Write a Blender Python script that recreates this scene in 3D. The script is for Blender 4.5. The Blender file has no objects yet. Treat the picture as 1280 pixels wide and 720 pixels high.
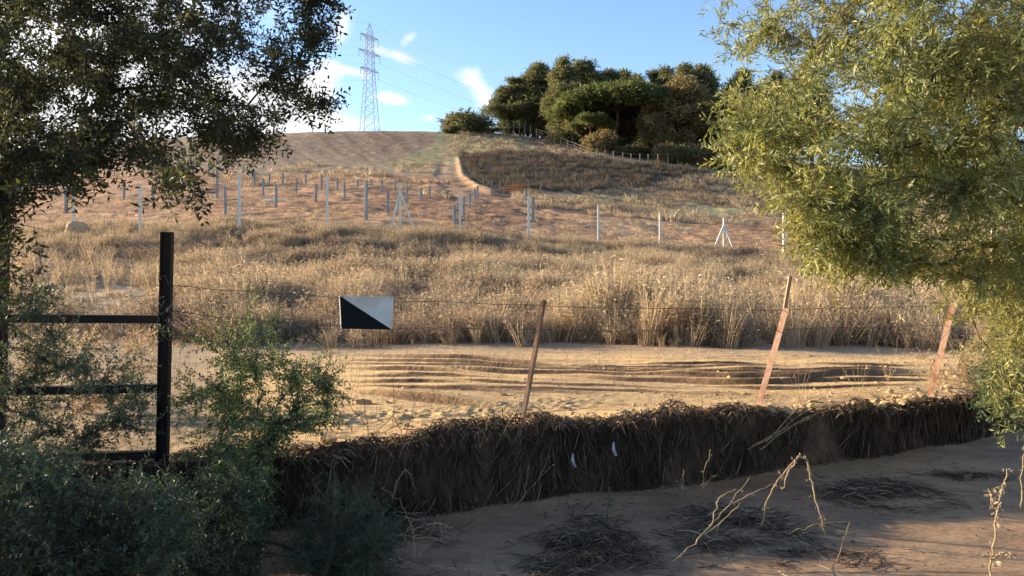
import bpy, math, random
import numpy as np
from math import radians, pi, sin, cos, atan2, sqrt
R = np.random.default_rng(7)
random.seed(7)
S = bpy.context.scene
COL = S.collection
# ------------------------------------------------------------------ camera
FPX = 960.0; EYE = 1.75; HOR = 330.0          # focal length in photo pixels, eye height, horizon row
cam_d = bpy.data.cameras.new("camera"); cam = bpy.data.objects.new("camera", cam_d); COL.objects.link(cam)
cam.location = (0, 0, EYE); cam.rotation_euler = (pi/2, 0, 0)
cam_d.sensor_width = 36; cam_d.lens = 36*FPX/1280; cam_d.shift_y = -(360-HOR)/1280
cam_d.clip_start = 0.05; cam_d.clip_end = 12000
S.camera = cam
# ------------------------------------------------------------------ light
SUN_AZ, SUN_EL = -71.0, 14.5                   # degrees clockwise from +Y ; above horizon
sd = bpy.data.lights.new("sun", 'SUN'); so = bpy.data.objects.new("sun", sd); COL.objects.link(so)
sd.energy = 5.0; sd.angle = radians(0.6); sd.color = (1.0, 0.82, 0.58)
az, el = radians(SUN_AZ), radians(SUN_EL)
so.rotation_euler = (radians(90-SUN_EL), 0, -az + pi)
S.view_settings.view_transform = 'Standard'; S.view_settings.look = 'None'
S.view_settings.exposure = 1.5; S.view_settings.gamma = 1.0; S.view_settings.use_curve_mapping = False
S.render.engine = 'CYCLES'; S.cycles.max_bounces = 6; S.cycles.transparent_max_bounces = 8
S.cycles.use_denoising = True

# ------------------------------------------------------------------ node helpers
class NT:
    def __init__(s, nt): s.nt = nt; s.N = nt.nodes; s.L = nt.links
    def new(s, t, **k):
        n = s.N.new(t)
        for a, b in k.items(): setattr(n, a, b)
        return n
    def inp(s, sock, v):
        if isinstance(v, bpy.types.NodeSocket): s.L.new(v, sock)
        elif v is not None: sock.default_value = v
    def math(s, op, a, b=None, c=None, clamp=False):
        n = s.new('ShaderNodeMath', operation=op, use_clamp=clamp)
        s.inp(n.inputs[0], a)
        if b is not None: s.inp(n.inputs[1], b)
        if c is not None: s.inp(n.inputs[2], c)
        return n.outputs[0]
    def mix(s, f, a, b, mode='MIX'):
        n = s.new('ShaderNodeMix', data_type='RGBA', blend_type=mode)
        s.inp(n.inputs[0], f); s.inp(n.inputs[6], a); s.inp(n.inputs[7], b)
        return n.outputs[2]
    def noise(s, vec, scale, detail=4, rough=.55, dist=0, out=0):
        n = s.new('ShaderNodeTexNoise'); s.inp(n.inputs['Vector'], vec)
        n.inputs['Scale'].default_value = scale; n.inputs['Detail'].default_value = detail
        n.inputs['Roughness'].default_value = rough; n.inputs['Distortion'].default_value = dist
        return n.outputs[out]
    def smooth(s, v, a, b, lo=0.0, hi=1.0):
        n = s.new('ShaderNodeMapRange', interpolation_type='SMOOTHSTEP')
        s.inp(n.inputs[0], v)
        for i, x in enumerate((a, b, lo, hi)): n.inputs[i+1].default_value = x
        return n.outputs[0]
    def pos(s, sc=(1, 1, 1), rot=(0, 0, 0)):
        g = s.new('ShaderNodeNewGeometry'); m = s.new('ShaderNodeMapping')
        m.inputs['Scale'].default_value = sc; m.inputs['Rotation'].default_value = rot
        s.L.new(g.outputs['Position'], m.inputs[0]); return m.outputs[0]

# ------------------------------------------------------------------ world: sky with clouds at their own directions
W = bpy.data.worlds.new("World"); S.world = W; W.use_nodes = True
t = NT(W.node_tree)
for n in list(t.N): t.N.remove(n)
out = t.new('ShaderNodeOutputWorld'); bg = t.new('ShaderNodeBackground'); t.L.new(bg.outputs[0], out.inputs[0])
sky = t.new('ShaderNodeTexSky', sky_type='NISHITA')
sky.sun_disc = False; sky.sun_elevation = el; sky.sun_rotation = az
sky.air_density = 1.0; sky.dust_density = 0.35; sky.ozone_density = 1.6; sky.altitude = 100
tc = t.new('ShaderNodeTexCoord'); sep = t.new('ShaderNodeSeparateXYZ'); t.L.new(tc.outputs['Generated'], sep.inputs[0])
X, Y, Z = sep.outputs
aza = t.math('ARCTAN2', X, Y)
ela = t.math('ARCSINE', Z)
nz = t.noise(tc.outputs['Generated'], 9.0, 6, .62, .3)
nz2 = t.noise(tc.outputs['Generated'], 42.0, 5, .6, .2)
nzz = t.math('ADD', t.math('MULTIPLY', t.math('SUBTRACT', nz, .5), 1.5), t.math('MULTIPLY', t.math('SUBTRACT', nz2, .5), .9))
total = None
# (photo x, y, half width, half height, tilt, weight) of each cloud, turned into angles on the sky
for (px, py, a, b, tl, w) in [(592, 103, 24, 14, .5, 1.0), (612, 128, 16, 9, .4, .7), (488, 67, 32, 6, .25, .9), (436, 88, 30, 7, .2, .85),
        (425, 38, 12, 22, .3, .85), (512, 47, 14, 6, -.6, .7), (488, 123, 20, 6, .15, .85), (396, 112, 26, 26, 0, 1.1), (412, 152, 42, 9, 0, 1.0),
        (340, 130, 50, 34, 0, 1.2), (130, 150, 190, 50, 0, 1.3), (60, 80, 200, 50, .1, 1.0), (-300, 100, 380, 90, .1, 1.0), (-900, 60, 500, 90, 0, .9),
        (537, 148, 8, 4, 0, .7), (562, 146, 7, 3, 0, .6), (150, 20, 200, 50, -.2, 1.0), (1700, 120, 240, 40, 0, .9), (2600, 60, 500, 70, 0, .9), (-120, -500, 300, 90, .3, .8)]:
    u, v = (px-640)/FPX, (HOR-py)/FPX
    a0, e0 = math.atan(u), math.atan(v*cos(math.atan(u)))
    ca = cos(a0)
    sa, sb = a/FPX*ca*ca, b/FPX*ca
    da = t.math('SUBTRACT', aza, a0); de = t.math('SUBTRACT', ela, e0)
    c, s_ = cos(tl), sin(tl)
    p = t.math('MULTIPLY_ADD', da, c/sa, t.math('MULTIPLY', de, -s_/sa))
    q = t.math('MULTIPLY_ADD', da, s_/sb, t.math('MULTIPLY', de, c/sb))
    r2 = t.math('MULTIPLY_ADD', p, p, t.math('MULTIPLY', q, q))
    g = t.math('MULTIPLY', t.math('EXPONENT', t.math('MULTIPLY', r2, -.8)), w)
    total = g if total is None else t.math('ADD', total, g)
cl = t.smooth(t.math('ADD', total, t.math('MULTIPLY', nzz, .8)), .18, 1.15)
cl = t.math('MULTIPLY', cl, t.smooth(total, .05, .3))
skyc = t.mix(1.0, sky.outputs[0], (.92, .99, 1.15, 1), 'MULTIPLY')
shade = t.smooth(t.noise(tc.outputs['Generated'], 14, 3, .5), .3, .7, 3.9, 5.6)
comb = t.new('ShaderNodeCombineXYZ'); 
t.inp(comb.inputs[0], shade); t.inp(comb.inputs[1], t.math('MULTIPLY', shade, .97)); t.inp(comb.inputs[2], t.math('MULTIPLY', shade, .95))
final = t.mix(t.math('MULTIPLY', cl, .93), skyc, comb.outputs[0])
t.L.new(final, bg.inputs[0]); bg.inputs[1].default_value = 0.10

# ------------------------------------------------------------------ tiny numpy noise
_perm = R.random((256, 256))
def vnoise(x, y, seed=0):
    x = np.asarray(x, float)+seed*17.3; y = np.asarray(y, float)+seed*31.7
    xi, yi = np.floor(x).astype(int), np.floor(y).astype(int)
    fx, fy = x-xi, y-yi
    fx = fx*fx*(3-2*fx); fy = fy*fy*(3-2*fy)
    g = lambda a, b: _perm[a & 255, b & 255]
    return (g(xi, yi)*(1-fx)+g(xi+1, yi)*fx)*(1-fy)+(g(xi, yi+1)*(1-fx)+g(xi+1, yi+1)*fx)*fy
def fbm(x, y, o=4, seed=0, gain=.5):
    r = 0; a = 1; tot = 0
    for i in range(o):
        r = r+a*vnoise(x*2**i, y*2**i, seed+i*3); tot += a; a *= gain
    return r/tot
def sst(v, a, b):
    q = np.clip((v-a)/(b-a), 0, 1); return q*q*(3-2*q)

# ------------------------------------------------------------------ terrain
WX = np.array([-60, -14, -8, -3, -1.3, -.45, .37, 1.4, 2.475, 3.33, 4.43, 5.6, 9, 14, 60])
WYv = np.array([4.0, 4.3, 4.6, 4.9, 5.1, 5.42, 5.85, 6.1, 6.6, 6.94, 7.6, 8.3, 10.3, 13.0, 24])
WT = np.array([.42, .45, .46, .44, .45, .52, .53, .53, .46, .44, .41, .42, .40, .4, .4])
def wall_y(x): return np.interp(x, WX, WYv) + .10*(fbm(x*1.3, 0*x, 3, 5)-.5)
def wall_top(x): return np.interp(x, WX, WT) + .15*(fbm(x*1.7, 0*x+3, 4, 9, .6)-.5)
# image rows of the bare ground per depth, for columns of the view (horizon = HOR)
DP = [13, 16, 20, 25, 30, 36, 45, 60, 80, 100, 120, 135, 150, 165, 200, 300, 700, 2500, 9000]
TB = {-500: [432, 412, 388, 354, 322, 296, 280, 262, 243, 230, 222, 214, 208, 206, 214, 250, 300, 326, 330],
      0:    [432, 412, 386, 350, 318, 291, 273, 253, 233, 218, 207, 199, 193, 190, 198, 240, 298, 326, 330],
      220:  [432, 412, 386, 350, 317, 286, 267, 244, 222, 208, 197, 184, 173, 170, 182, 232, 296, 326, 330],
      440:  [432, 412, 387, 352, 319, 285, 268, 247, 226, 213, 199, 182, 164, 162.5, 174, 230, 296, 326, 330],
      560:  [432, 412, 388, 355, 324, 294, 276, 254, 232, 217, 200, 182, 166.5, 163.5, 174, 230, 296, 326, 330],
      640:  [432, 412, 389, 357, 328, 300, 284, 261, 239, 222, 197, 183, 173, 165, 170, 225, 296, 326, 330],
      700:  [432, 412, 390, 359, 332, 304, 289, 267, 245, 227, 201, 190, 184, 178, 175, 220, 296, 326, 330],
      760:  [432, 412, 390, 361, 335, 308, 294, 272, 250, 233, 208, 196, 192, 188, 182, 215, 296, 326, 330],
      860:  [432, 412, 391, 364, 340, 316, 302, 282, 261, 242, 221, 209, 204, 200, 195, 210, 296, 326, 330],
      1000: [432, 412, 392, 366, 343, 321, 309, 291, 271, 252, 234, 222, 214, 208, 203, 212, 296, 326, 330],
      1280: [432, 412, 392, 368, 346, 325, 314, 298, 280, 264, 249, 238, 230, 224, 215, 220, 296, 326, 330],
      1900: [432, 412, 392, 368, 348, 328, 318, 302, 288, 274, 262, 252, 244, 238, 230, 232, 296, 326, 330]}
_ld = np.linspace(math.log(13), math.log(9000), 900)
_us = np.linspace(-500, 1900, 161)
_ks = sorted(TB); _rows = np.array([np.interp(_ld, np.log(DP), TB[k]) for k in _ks])
_tab = np.array([[0.0]])
_tab = np.stack([np.interp(_us, _ks, _rows[:, i]) for i in range(len(_ld))], 1)
def _sm(a, ax, w):
    k = np.exp(-.5*(np.arange(-3*w, 3*w+1)/w)**2); k /= k.sum()
    p = np.pad(a, [(3*w, 3*w) if i == ax else (0, 0) for i in range(2)], mode='edge')
    return np.apply_along_axis(lambda v: np.convolve(v, k, 'valid'), ax, p)
_tab = _sm(_sm(_tab, 1, 5), 0, 2)
def hill_z(x, y):
    u = np.clip(640+x/y*FPX, -500, 1900); l = np.clip(np.log(np.maximum(y, 13)), _ld[0], _ld[-1])
    fu = (u+500)/2400*160; fl = (l-_ld[0])/(_ld[-1]-_ld[0])*899
    a = np.clip(np.floor(fu).astype(int), 0, 159); b = np.clip(np.floor(fl).astype(int), 0, 898)
    p, q = fu-a, fl-b
    r = (_tab[a, b]*(1-p)+_tab[a+1, b]*p)*(1-q)+(_tab[a, b+1]*(1-p)+_tab[a+1, b+1]*p)*q
    return EYE+(HOR-r)/FPX*y
def sand_z(x, y):
    wy = np.interp(x, WX, WYv); f = np.clip((y-wy)/(13.5-wy), 0, 1)
    z = wall_top(x)*(1-sst(f, 0, .12)) + sst(f, 0, .12)*(.49-.12*f)
    return z + .03*(fbm(x*.3, y*.6, 2, 2)-.5)
def ground_z(x, y):
    x = np.asarray(x, float); y = np.asarray(y, float)
    m = sst(y, 12.6, 14.6)
    up = sand_z(x, np.minimum(y, 14.6))*(1-m)+hill_z(x, np.maximum(y, 13))*m
    return np.where(y < wall_y(x), mud_z(x, y), up)
def mud_z(x, y):
    d = np.clip(wall_y(x)-y, 0, 9)
    return .05*(fbm(x*.5, y*.5, 3, 12)-.5)+.02*(fbm(x*2.2, y*3.2, 3, 14)-.5)+.05*np.exp(-d*2.5)
def at(px, py, d): return ((px-640)/FPX*d, d, EYE+(HOR-py)/FPX*d)
def hit(px, py, d0=13.5, d1=220):
    d = np.linspace(d0, d1, 3000); x = (px-640)/FPX*d; z = ground_z(x, d)
    row = HOR-(z-EYE)/d*FPX
    i = np.argmax(row <= py)
    if row[i] > py: i = int(np.argmin(row))
    return float(x[i]), float(d[i]), float(z[i])

# ------------------------------------------------------------------ object helpers
def setp(o, label=None, cat=None, group=None, kind=None):
    for k, v in (('label', label), ('category', cat), ('group', group), ('kind', kind)):
        if v: o[k] = v
    return o
def mesh_np(name, V, Fc, mat, parent=None, smooth=False, attrs=None, matidx=None):
    """Fc: (n,k) int array of faces, all the same size, or a list of such arrays"""
    me = bpy.data.meshes.new(name)
    Fl = Fc if isinstance(Fc, list) else [Fc]
    V = np.asarray(V, np.float32)
    tot = sum(f.size for f in Fl); nf = sum(len(f) for f in Fl)
    me.vertices.add(len(V)); me.vertices.foreach_set('co', V.ravel())
    me.loops.add(tot); me.loops.foreach_set('vertex_index', np.concatenate([f.ravel() for f in Fl]).astype(np.int32))
    me.polygons.add(nf)
    sizes = np.concatenate([np.full(len(f), f.shape[1]) for f in Fl])
    me.polygons.foreach_set('loop_start', (np.cumsum(sizes)-sizes).astype(np.int32))
    me.update(calc_edges=True)
    me.polygons.foreach_set('use_smooth', np.full(nf, bool(smooth)))
    for m in (mat if isinstance(mat, list) else [mat]): me.materials.append(m)
    if matidx is not None: me.polygons.foreach_set('material_index', matidx.astype(np.int32))
    for k, a in (attrs or {}).items():
        a = np.asarray(a, np.float32)
        if a.ndim == 1:
            at_ = me.attributes.new(k, 'FLOAT', 'POINT'); at_.data.foreach_set('value', a)
        else:
            at_ = me.attributes.new(k, 'FLOAT_COLOR', 'POINT')
            at_.data.foreach_set('color', np.concatenate([a, np.ones((len(a), 1), np.float32)], 1).ravel())
    me.validate()
    o = bpy.data.objects.new(name, me); COL.objects.link(o)
    if parent: o.parent = parent; o.location = -parent.location if parent.type == 'EMPTY' else (0, 0, 0)
    return o
def empty(name, loc, label, cat, group=None):
    o = bpy.data.objects.new(name, None); COL.objects.link(o); o.location = loc; o.empty_display_size = .2
    return setp(o, label, cat, group)
class MB:
    def __init__(s): s.V = []; s.F4 = []; s.F3 = []; s.n = 0
    def add(s, V, F4=None, F3=None):
        V = np.asarray(V, float).reshape(-1, 3)
        if F4 is not None and len(F4): s.F4.append(np.asarray(F4)+s.n)
        if F3 is not None and len(F3): s.F3.append(np.asarray(F3)+s.n)
        s.V.append(V); s.n += len(V); return s
    def box(s, a, b, w, h, up=(0, 0, 1), w2=None, h2=None):
        """bar of section w (sideways) x h (along up) from a to b"""
        a, b = np.array(a, float), np.array(b, float); d = b-a; d /= np.linalg.norm(d)
        up = np.array(up, float); sd_ = np.cross(d, up)
        if np.linalg.norm(sd_) < 1e-6: sd_ = np.cross(d, (1, 0, 0))
        sd_ /= np.linalg.norm(sd_); u = np.cross(sd_, d)
        w2 = w if w2 is None else w2; h2 = h if h2 is None else h2
        v = []
        for c, ww, hh in ((a, w, h), (b, w2, h2)):
            for i, j in ((-1, -1), (1, -1), (1, 1), (-1, 1)): v.append(c+sd_*ww/2*i+u*hh/2*j)
        s.add(v, [[0, 1, 2, 3][::-1], [4, 5, 6, 7], [0, 1, 5, 4], [1, 2, 6, 5], [2, 3, 7, 6], [3, 0, 4, 7]]); return s
    def tube(s, pts, r, n=6, r2=None):
        pts = np.asarray(pts, float); K = len(pts)
        rr = np.linspace(r, r if r2 is None else r2, K) if np.isscalar(r) else np.asarray(r)
        V, F = tubes(pts[None], rr[None], n); s.add(V, F)
        s.add(np.vstack([V[:n].mean(0), V[:n]]), None, [[0, 1+(j+1) % n, 1+j] for j in range(n)])
        s.add(np.vstack([V[-n:].mean(0), V[-n:]]), None, [[0, 1+j, 1+(j+1) % n] for j in range(n)]); return s
    def build(s, name, mat, parent=None, smooth=False, **k):
        F = ([np.concatenate(s.F4)] if s.F4 else []) + ([np.concatenate(s.F3)] if s.F3 else [])
        return mesh_np(name, np.concatenate(s.V), F, mat, parent, smooth, **k)
def frames(P):
    T = np.empty_like(P); T[:, 1:-1] = P[:, 2:]-P[:, :-2]; T[:, 0] = P[:, 1]-P[:, 0]; T[:, -1] = P[:, -1]-P[:, -2]
    T /= np.linalg.norm(T, axis=2, keepdims=True)+1e-9
    ref = np.zeros_like(T[:, :1]); ref[..., 0] = .31; ref[..., 1] = .77; ref[..., 2] = .55
    A = np.cross(T, ref); A /= np.linalg.norm(A, axis=2, keepdims=True)+1e-9
    return T, A, np.cross(T, A)
def tubes(P, r, n=3):
    """P (N,K,3), r (N,K) -> verts, quads"""
    P = np.asarray(P, float); N, K, _ = P.shape; T, A, B = frames(P)
    ang = np.arange(n)/n*2*pi
    V = P[:, :, None]+r[:, :, None, None]*(A[:, :, None]*np.cos(ang)[:, None]+B[:, :, None]*np.sin(ang)[:, None])
    i = np.arange(N)[:, None, None]*K*n; k = np.arange(K-1)[None, :, None]*n; j = np.arange(n)[None, None]; j2 = (j+1) % n
    F = np.stack([i+k+j, i+k+j2, i+k+n+j2, i+k+n+j], -1).reshape(-1, 4)
    return V.reshape(-1, 3), F
def ribbons(P, w, side=None):
    """P (N,K,3), w (N,K) half widths"""
    P = np.asarray(P, float); N, K, _ = P.shape; T, A, B = frames(P)
    a = R.uniform(0, 2*pi, (N, 1, 1)) if side is None else side
    Sd = A*np.cos(a)+B*np.sin(a)
    V = np.stack([P-Sd*w[..., None], P+Sd*w[..., None]], 2)
    i = np.arange(N)[:, None]*K*2; k = np.arange(K-1)[None]*2
    F = np.stack([i+k, i+k+1, i+k+3, i+k+2], -1).reshape(-1, 4)
    return V.reshape(-1, 3), F

# ------------------------------------------------------------------ materials
def mat(name, c1, c2=None, scale=8, rough=.85, bump=0, bscale=40, trans=0, spec=.3, metal=0, attr=None, detail=4, sc3=(1, 1, 1), c3=None, tint=None, inst=False, both=False):
    m = bpy.data.materials.new(name); m.use_nodes = True; t = NT(m.node_tree)
    bs = t.N['Principled BSDF']; o = t.N['Material Output']
    P = t.pos(sc3)
    n = t.noise(P, scale, detail)
    c = t.mix(t.smooth(n, .32, .68), (*c1, 1), (*(c2 or c1), 1))
    if c3: c = t.mix(t.smooth(t.noise(P, scale*.23, 3), .45, .62), c, (*c3, 1))
    if attr:
        a = t.new('ShaderNodeAttribute', attribute_name=attr)
        if tint:   # per-piece random number steers towards tint
            c = t.mix(t.smooth(a.outputs['Fac'], .55, 1.0), c, (*tint, 1))
            br = t.math('MULTIPLY_ADD', a.outputs['Fac'], .7, .62)
            c = t.mix(1.0, c, t_rgb(t, br), 'MULTIPLY')
        else: c = t.mix(1.0, c, a.outputs['Color'], 'MULTIPLY')
    t.inp(bs.inputs['Base Color'], c)
    bs.inputs['Roughness'].default_value = rough; bs.inputs['Specular IOR Level'].default_value = spec; bs.inputs['Metallic'].default_value = metal
    if bump:
        b = t.new('ShaderNodeBump'); b.inputs['Strength'].default_value = 1; b.inputs['Distance'].default_value = bump
        t.inp(b.inputs['Height'], t.noise(P, bscale, 5, .6)); t.L.new(b.outputs[0], bs.inputs['Normal'])
    if trans:
        tr = t.new('ShaderNodeBsdfTranslucent'); t.inp(tr.inputs[0], t.mix(1.0, c, ((1.25, 1.2, .7, 1) if name.endswith('leaf') else (1.05, 1, .9, 1)), 'MULTIPLY'))
        ms = t.new('ShaderNodeMixShader'); ms.inputs[0].default_value = trans
        t.L.new(bs.outputs[0], ms.inputs[1]); t.L.new(tr.outputs[0], ms.inputs[2]); t.L.new(ms.outputs[0], o.inputs[0])
    return m
def t_rgb(t, v):
    c = t.new('ShaderNodeCombineXYZ')
    for i in range(3): t.inp(c.inputs[i], v)
    return c.outputs[0]
M = {}
M['straw'] = mat('dry_straw', (.48, .37, .24), (.30, .225, .15), 1.3, .8, trans=.40, c3=(.42, .31, .20), attr='rnd', tint=(.60, .47, .29))
M['brush'] = mat('dry_brush', (.25, .185, .135), (.13, .098, .075), 1.6, .9, trans=.3, c3=(.34, .25, .17), attr='rnd', tint=(.46, .35, .23))
M['debris'] = mat('wet_debris', (.10, .064, .042), (.052, .034, .023), 6, .85, attr='rnd', tint=(.26, .175, .11), spec=.2)
M['wetstraw'] = mat('wet_straw', (.12, .085, .058), (.06, .043, .031), 6, .85, attr='rnd', tint=(.30, .22, .14), spec=.2)
M['deadstem'] = mat('dead_stem', (.42, .31, .17), (.25, .17, .09), 20, .8)
M['darkstem'] = mat('dark_stem', (.10, .07, .045), (.05, .035, .025), 20, .85)
M['bark'] = mat('tree_bark', (.10, .075, .05), (.05, .037, .028), 14, .9, bump=.01, bscale=40, sc3=(1, 1, .3))
M['olive'] = mat('olive_leaf', (.052, .060, .030), (.028, .035, .018), 3, .6, trans=.4, attr='rnd', tint=(.12, .11, .045), spec=.25)
M['pale'] = mat('pale_leaf', (.28, .295, .11), (.18, .205, .078), 2.2, .5, trans=.5, attr='rnd', tint=(.50, .49, .27), spec=.45, c3=(.30, .27, .09))
M['shrub'] = mat('shrub_leaf', (.09, .115, .07), (.05, .07, .048), 3, .5, trans=.3, attr='rnd', tint=(.17, .20, .11), spec=.45)
M['green'] = mat('green_leaf', (.11, .15, .06), (.06, .09, .04), 3, .5, trans=.35, attr='rnd', tint=(.22, .28, .10), spec=.45)
M['dkgreen'] = mat('dark_leaf', (.06, .085, .05), (.035, .052, .034), 3, .55, trans=.25, attr='rnd', tint=(.06, .09, .045), spec=.4)
M['pine'] = mat('pine_needles', (.19, .195, .085), (.12, .13, .06), .5, .8, trans=.5, attr='rnd', tint=(.27, .24, .12))
M['stonepine'] = mat('stone_pine_needles', (.15, .175, .06), (.10, .12, .045), .5, .8, trans=.5, attr='rnd', tint=(.25, .26, .075))
M['brownleaf'] = mat('brown_oak_leaf', (.27, .205, .11), (.17, .135, .075), .5, .85, trans=.4, attr='rnd', tint=(.26, .20, .11))
M['pbark'] = mat('pine_bark', (.16, .10, .065), (.08, .055, .04), 2, .95)
M['post_rust'] = mat('rusty_steel', (.50, .31, .21), (.40, .23, .15), 30, .8, bump=.003, bscale=120, c3=(.26, .12, .07), sc3=(1, 1, .5), detail=8)
M['post_rust_dark'] = mat('rusty_steel_dark', (.24, .13, .08), (.11, .055, .035), 30, .85, bump=.003, bscale=120, c3=(.36, .21, .13), sc3=(1, 1, .5), detail=8)
M['black'] = mat('black_paint', (.012, .012, .013), (.02, .019, .018), 18, .7, spec=.2, bump=.0006, bscale=200, c3=(.03, .02, .014))
M['steel'] = mat('galvanised_steel', (.30, .30, .295), (.21, .21, .215), 3, .6, metal=.15)
M['concrete'] = mat('pale_post_concrete', (.72, .70, .60), (.58, .56, .48), 8, .9)
M['wood'] = mat('weathered_wood', (.36, .26, .17), (.24, .17, .11), 4, .9, sc3=(1, 1, .2))
M['orangewood'] = mat('sawn_timber', (.50, .25, .11), (.36, .17, .08), 3, .85)
M['pylon'] = mat('pylon_steel', (.50, .52, .55), (.42, .44, .48), .3, .6, metal=.1)
M['wire'] = mat('rusted_wire', (.05, .035, .03), (.10, .07, .05), 30, .6)
M['mesh'] = mat('fence_mesh_wire', (.30, .25, .19), (.18, .14, .10), 30, .6)
M['signblack'] = mat('sign_black', (.008, .010, .014), (.012, .013, .017), 9, .8, spec=.1)
M['signwhite'] = mat('sign_white', (.62, .62, .61), (.52, .51, .49), 14, .4, spec=.5, c3=(.46, .42, .36), detail=9)
M['plastic'] = mat('white_plastic', (.40, .38, .42), (.28, .27, .30), 9, .4)
M['stone'] = mat('sand_clod', (.50, .34, .18), (.38, .25, .13), 15, .95, bump=.004, bscale=60)
M['mudclod'] = mat('mud_clod', (.26, .16, .10), (.18, .11, .07), 15, .95, bump=.004, bscale=60)
M['rock'] = mat('sandstone', (.50, .34, .19), (.36, .25, .15), 5, .95, bump=.02, bscale=12)

# ground materials: vertex colours hold soil colours plus painted ledge shade, noise adds grain
def ground_mat(name, bumps, colmod, rough=.95, spec=.15):
    m = bpy.data.materials.new(name); m.use_nodes = True; t = NT(m.node_tree); bs = t.N['Principled BSDF']
    a = t.new('ShaderNodeAttribute', attribute_name='Col'); c = a.outputs['Color']
    P = t.pos()
    for sc, sx, lo, hi, dt in colmod:
        n = t.noise(t.pos(sx), sc, dt, .65)
        c = t.mix(1.0, c, t_rgb(t, t.smooth(n, .3, .7, lo, hi)), 'MULTIPLY')
    t.inp(bs.inputs['Base Color'], c); bs.inputs['Roughness'].default_value = rough; bs.inputs['Specular IOR Level'].default_value = spec
    prev = None
    for sc, sx, dist, dt in bumps:
        b = t.new('ShaderNodeBump'); b.inputs['Distance'].default_value = dist
        t.inp(b.inputs['Height'], t.noise(t.pos(sx), sc, dt, .62))
        if prev: t.L.new(prev, b.inputs['Normal'])
        prev = b.outputs[0]
    t.L.new(prev, bs.inputs['Normal']); return m
M['hill'] = ground_mat('hill_soil', [(.5, (1, 1, 1), .22, 6), (3, (1, 1.6, 1), .10, 5)], [(1.1, (1, .45, 1), .72, 1.25, 6), (.25, (1, .6, 1), .85, 1.15, 4), (5, (1, .5, 1), .8, 1.2, 3)])
M['sand'] = ground_mat('wet_sand', [(9, (1, 2, 1), .03, 5), (60, (1, 1, 1), .004, 4)], [(3, (1, 2.2, 1), .86, 1.12, 5), (30, (1, 1, 1), .9, 1.08, 3)], .9)
M['mud'] = ground_mat('brown_mud', [(2.5, (1, 2, 1), .02, 4), (14, (1, 1.5, 1), .005, 5)], [(1.4, (1, 2, 1), .75, 1.2, 5), (20, (1, 1, 1), .9, 1.08, 3)], .75, .3)
M['bank'] = ground_mat('dark_bank', [(9, (1, 1, .5), .05, 5)], [(6, (1, 1, .4), .6, 1.3, 4)])

def grid_faces(nr, nc):
    i = np.arange(nr-1)[:, None]*nc+np.arange(nc-1)[None]
    return np.stack([i, i+1, i+nc+1, i+nc], -1).reshape(-1, 4)
def col(*c): return np.array(c, float)

# --- hillside (from the far edge of the sand to the horizon)
yr = np.concatenate([np.linspace(13.2, 36, 110, endpoint=False), np.exp(np.linspace(np.log(36), np.log(175), 300, endpoint=False)), np.exp(np.linspace(np.log(175), np.log(9000), 60))])
sc = np.linspace(-1, 1, 561); sc = .62*sc+.38*sc**5
xx = sc[None]*(1.05*yr[:, None]+14); yy = np.repeat(yr[:, None], len(sc), 1)
zz = ground_z(xx, yy)
px = 640+xx/yy*FPX; py = HOR-(zz-EYE)/yy*FPX
# rough ground: furrows and tracks as real relief
near = sst(yy, 14, 20)*(1-sst(yy, 200, 300))
hb_ = sst(yy, 80, 100)
zz = zz+near*(.0012*yy+.03)*((fbm(xx*.55, yy*.32, 4, 21)-.5)*2.2*(1-.8*hb_)+(fbm(xx*.5+yy*.25, yy*.05, 4, 23, .6)-.5)*1.1*hb_)
redz = sst(yy, 36, 42)*(1-sst(yy, 88, 98))
zz = zz+redz*.24*(fbm(xx*.9+yy*.2, yy*.55, 4, 31)-.5)
def seg_d(ax, ay, bx, by):
    vx, vy = bx-ax, by-ay; tt = np.clip(((px-ax)*vx+(py-ay)*vy)/(vx*vx+vy*vy), 0, 1)
    return np.hypot(px-ax-tt*vx, (py-ay-tt*vy))
def pl_d(pts, w0=None): 
    d = 1e9
    for (a, b), (c, e) in zip(pts[:-1], pts[1:]): d = np.minimum(d, seg_d(a, b, c, e))
    return d
def inpoly(pts, soft=5):
    ins = np.zeros(px.shape, bool); pts = list(pts)
    for (x1, y1), (x2, y2) in zip(pts, pts[1:]+pts[:1]):
        if y1 == y2: continue
        c = ((y1 > py) != (y2 > py)) & (px < (x2-x1)*(py-y1)/(y2-y1)+x1); ins ^= c
    d = pl_d(pts+pts[:1]); sdv = np.where(ins, d, -d)+(nA-.5)*soft*3
    return sst(sdv, -soft*.5, soft*.5)
nA = fbm(xx*.25, yy*.12, 4, 41); nB = fbm(xx*1.0, yy*.4, 4, 51); nC = fbm(xx*.07, yy*.05, 3, 61)
C = np.zeros(xx.shape+(3,))+col(.37, .255, .15)
def lay(c, m): 
    global C
    m = m[..., None]; C = C*(1-m)+np.asarray(c)*m
lay(col(.43, .225, .11), redz*(.6+.4*sst(nB, .35, .6)))
lay(col(.29, .145, .075), redz*sst(nA, .5, .62)*.7)
lay(col(.36, .27, .17), sst(yy, 14, 16)*(1-sst(yy, 33, 38)))
dpt = px*0+py
brown = inpoly([(150, 150), (600, 150), (560, 182), (470, 210), (380, 214), (150, 206)], 4)
lay(col(.29, .20, .125), brown)
lay(col(.21, .14, .085), brown*sst(fbm((px-py*1.2)*.09, py*.02, 3, 71), .45, .6)*.8)
lay(col(.30, .24, .155), inpoly([(300, 207), (470, 206), (520, 214), (300, 218)], 4)*.7)
gr = inpoly([(545, 164), (640, 165), (720, 186), (640, 190), (575, 192), (565, 205), (490, 212), (440, 218), (500, 200), (545, 182)], 5)
lay(col(.28, .27, .12), gr*(.35+.6*sst(nB, .4, .62)))
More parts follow.
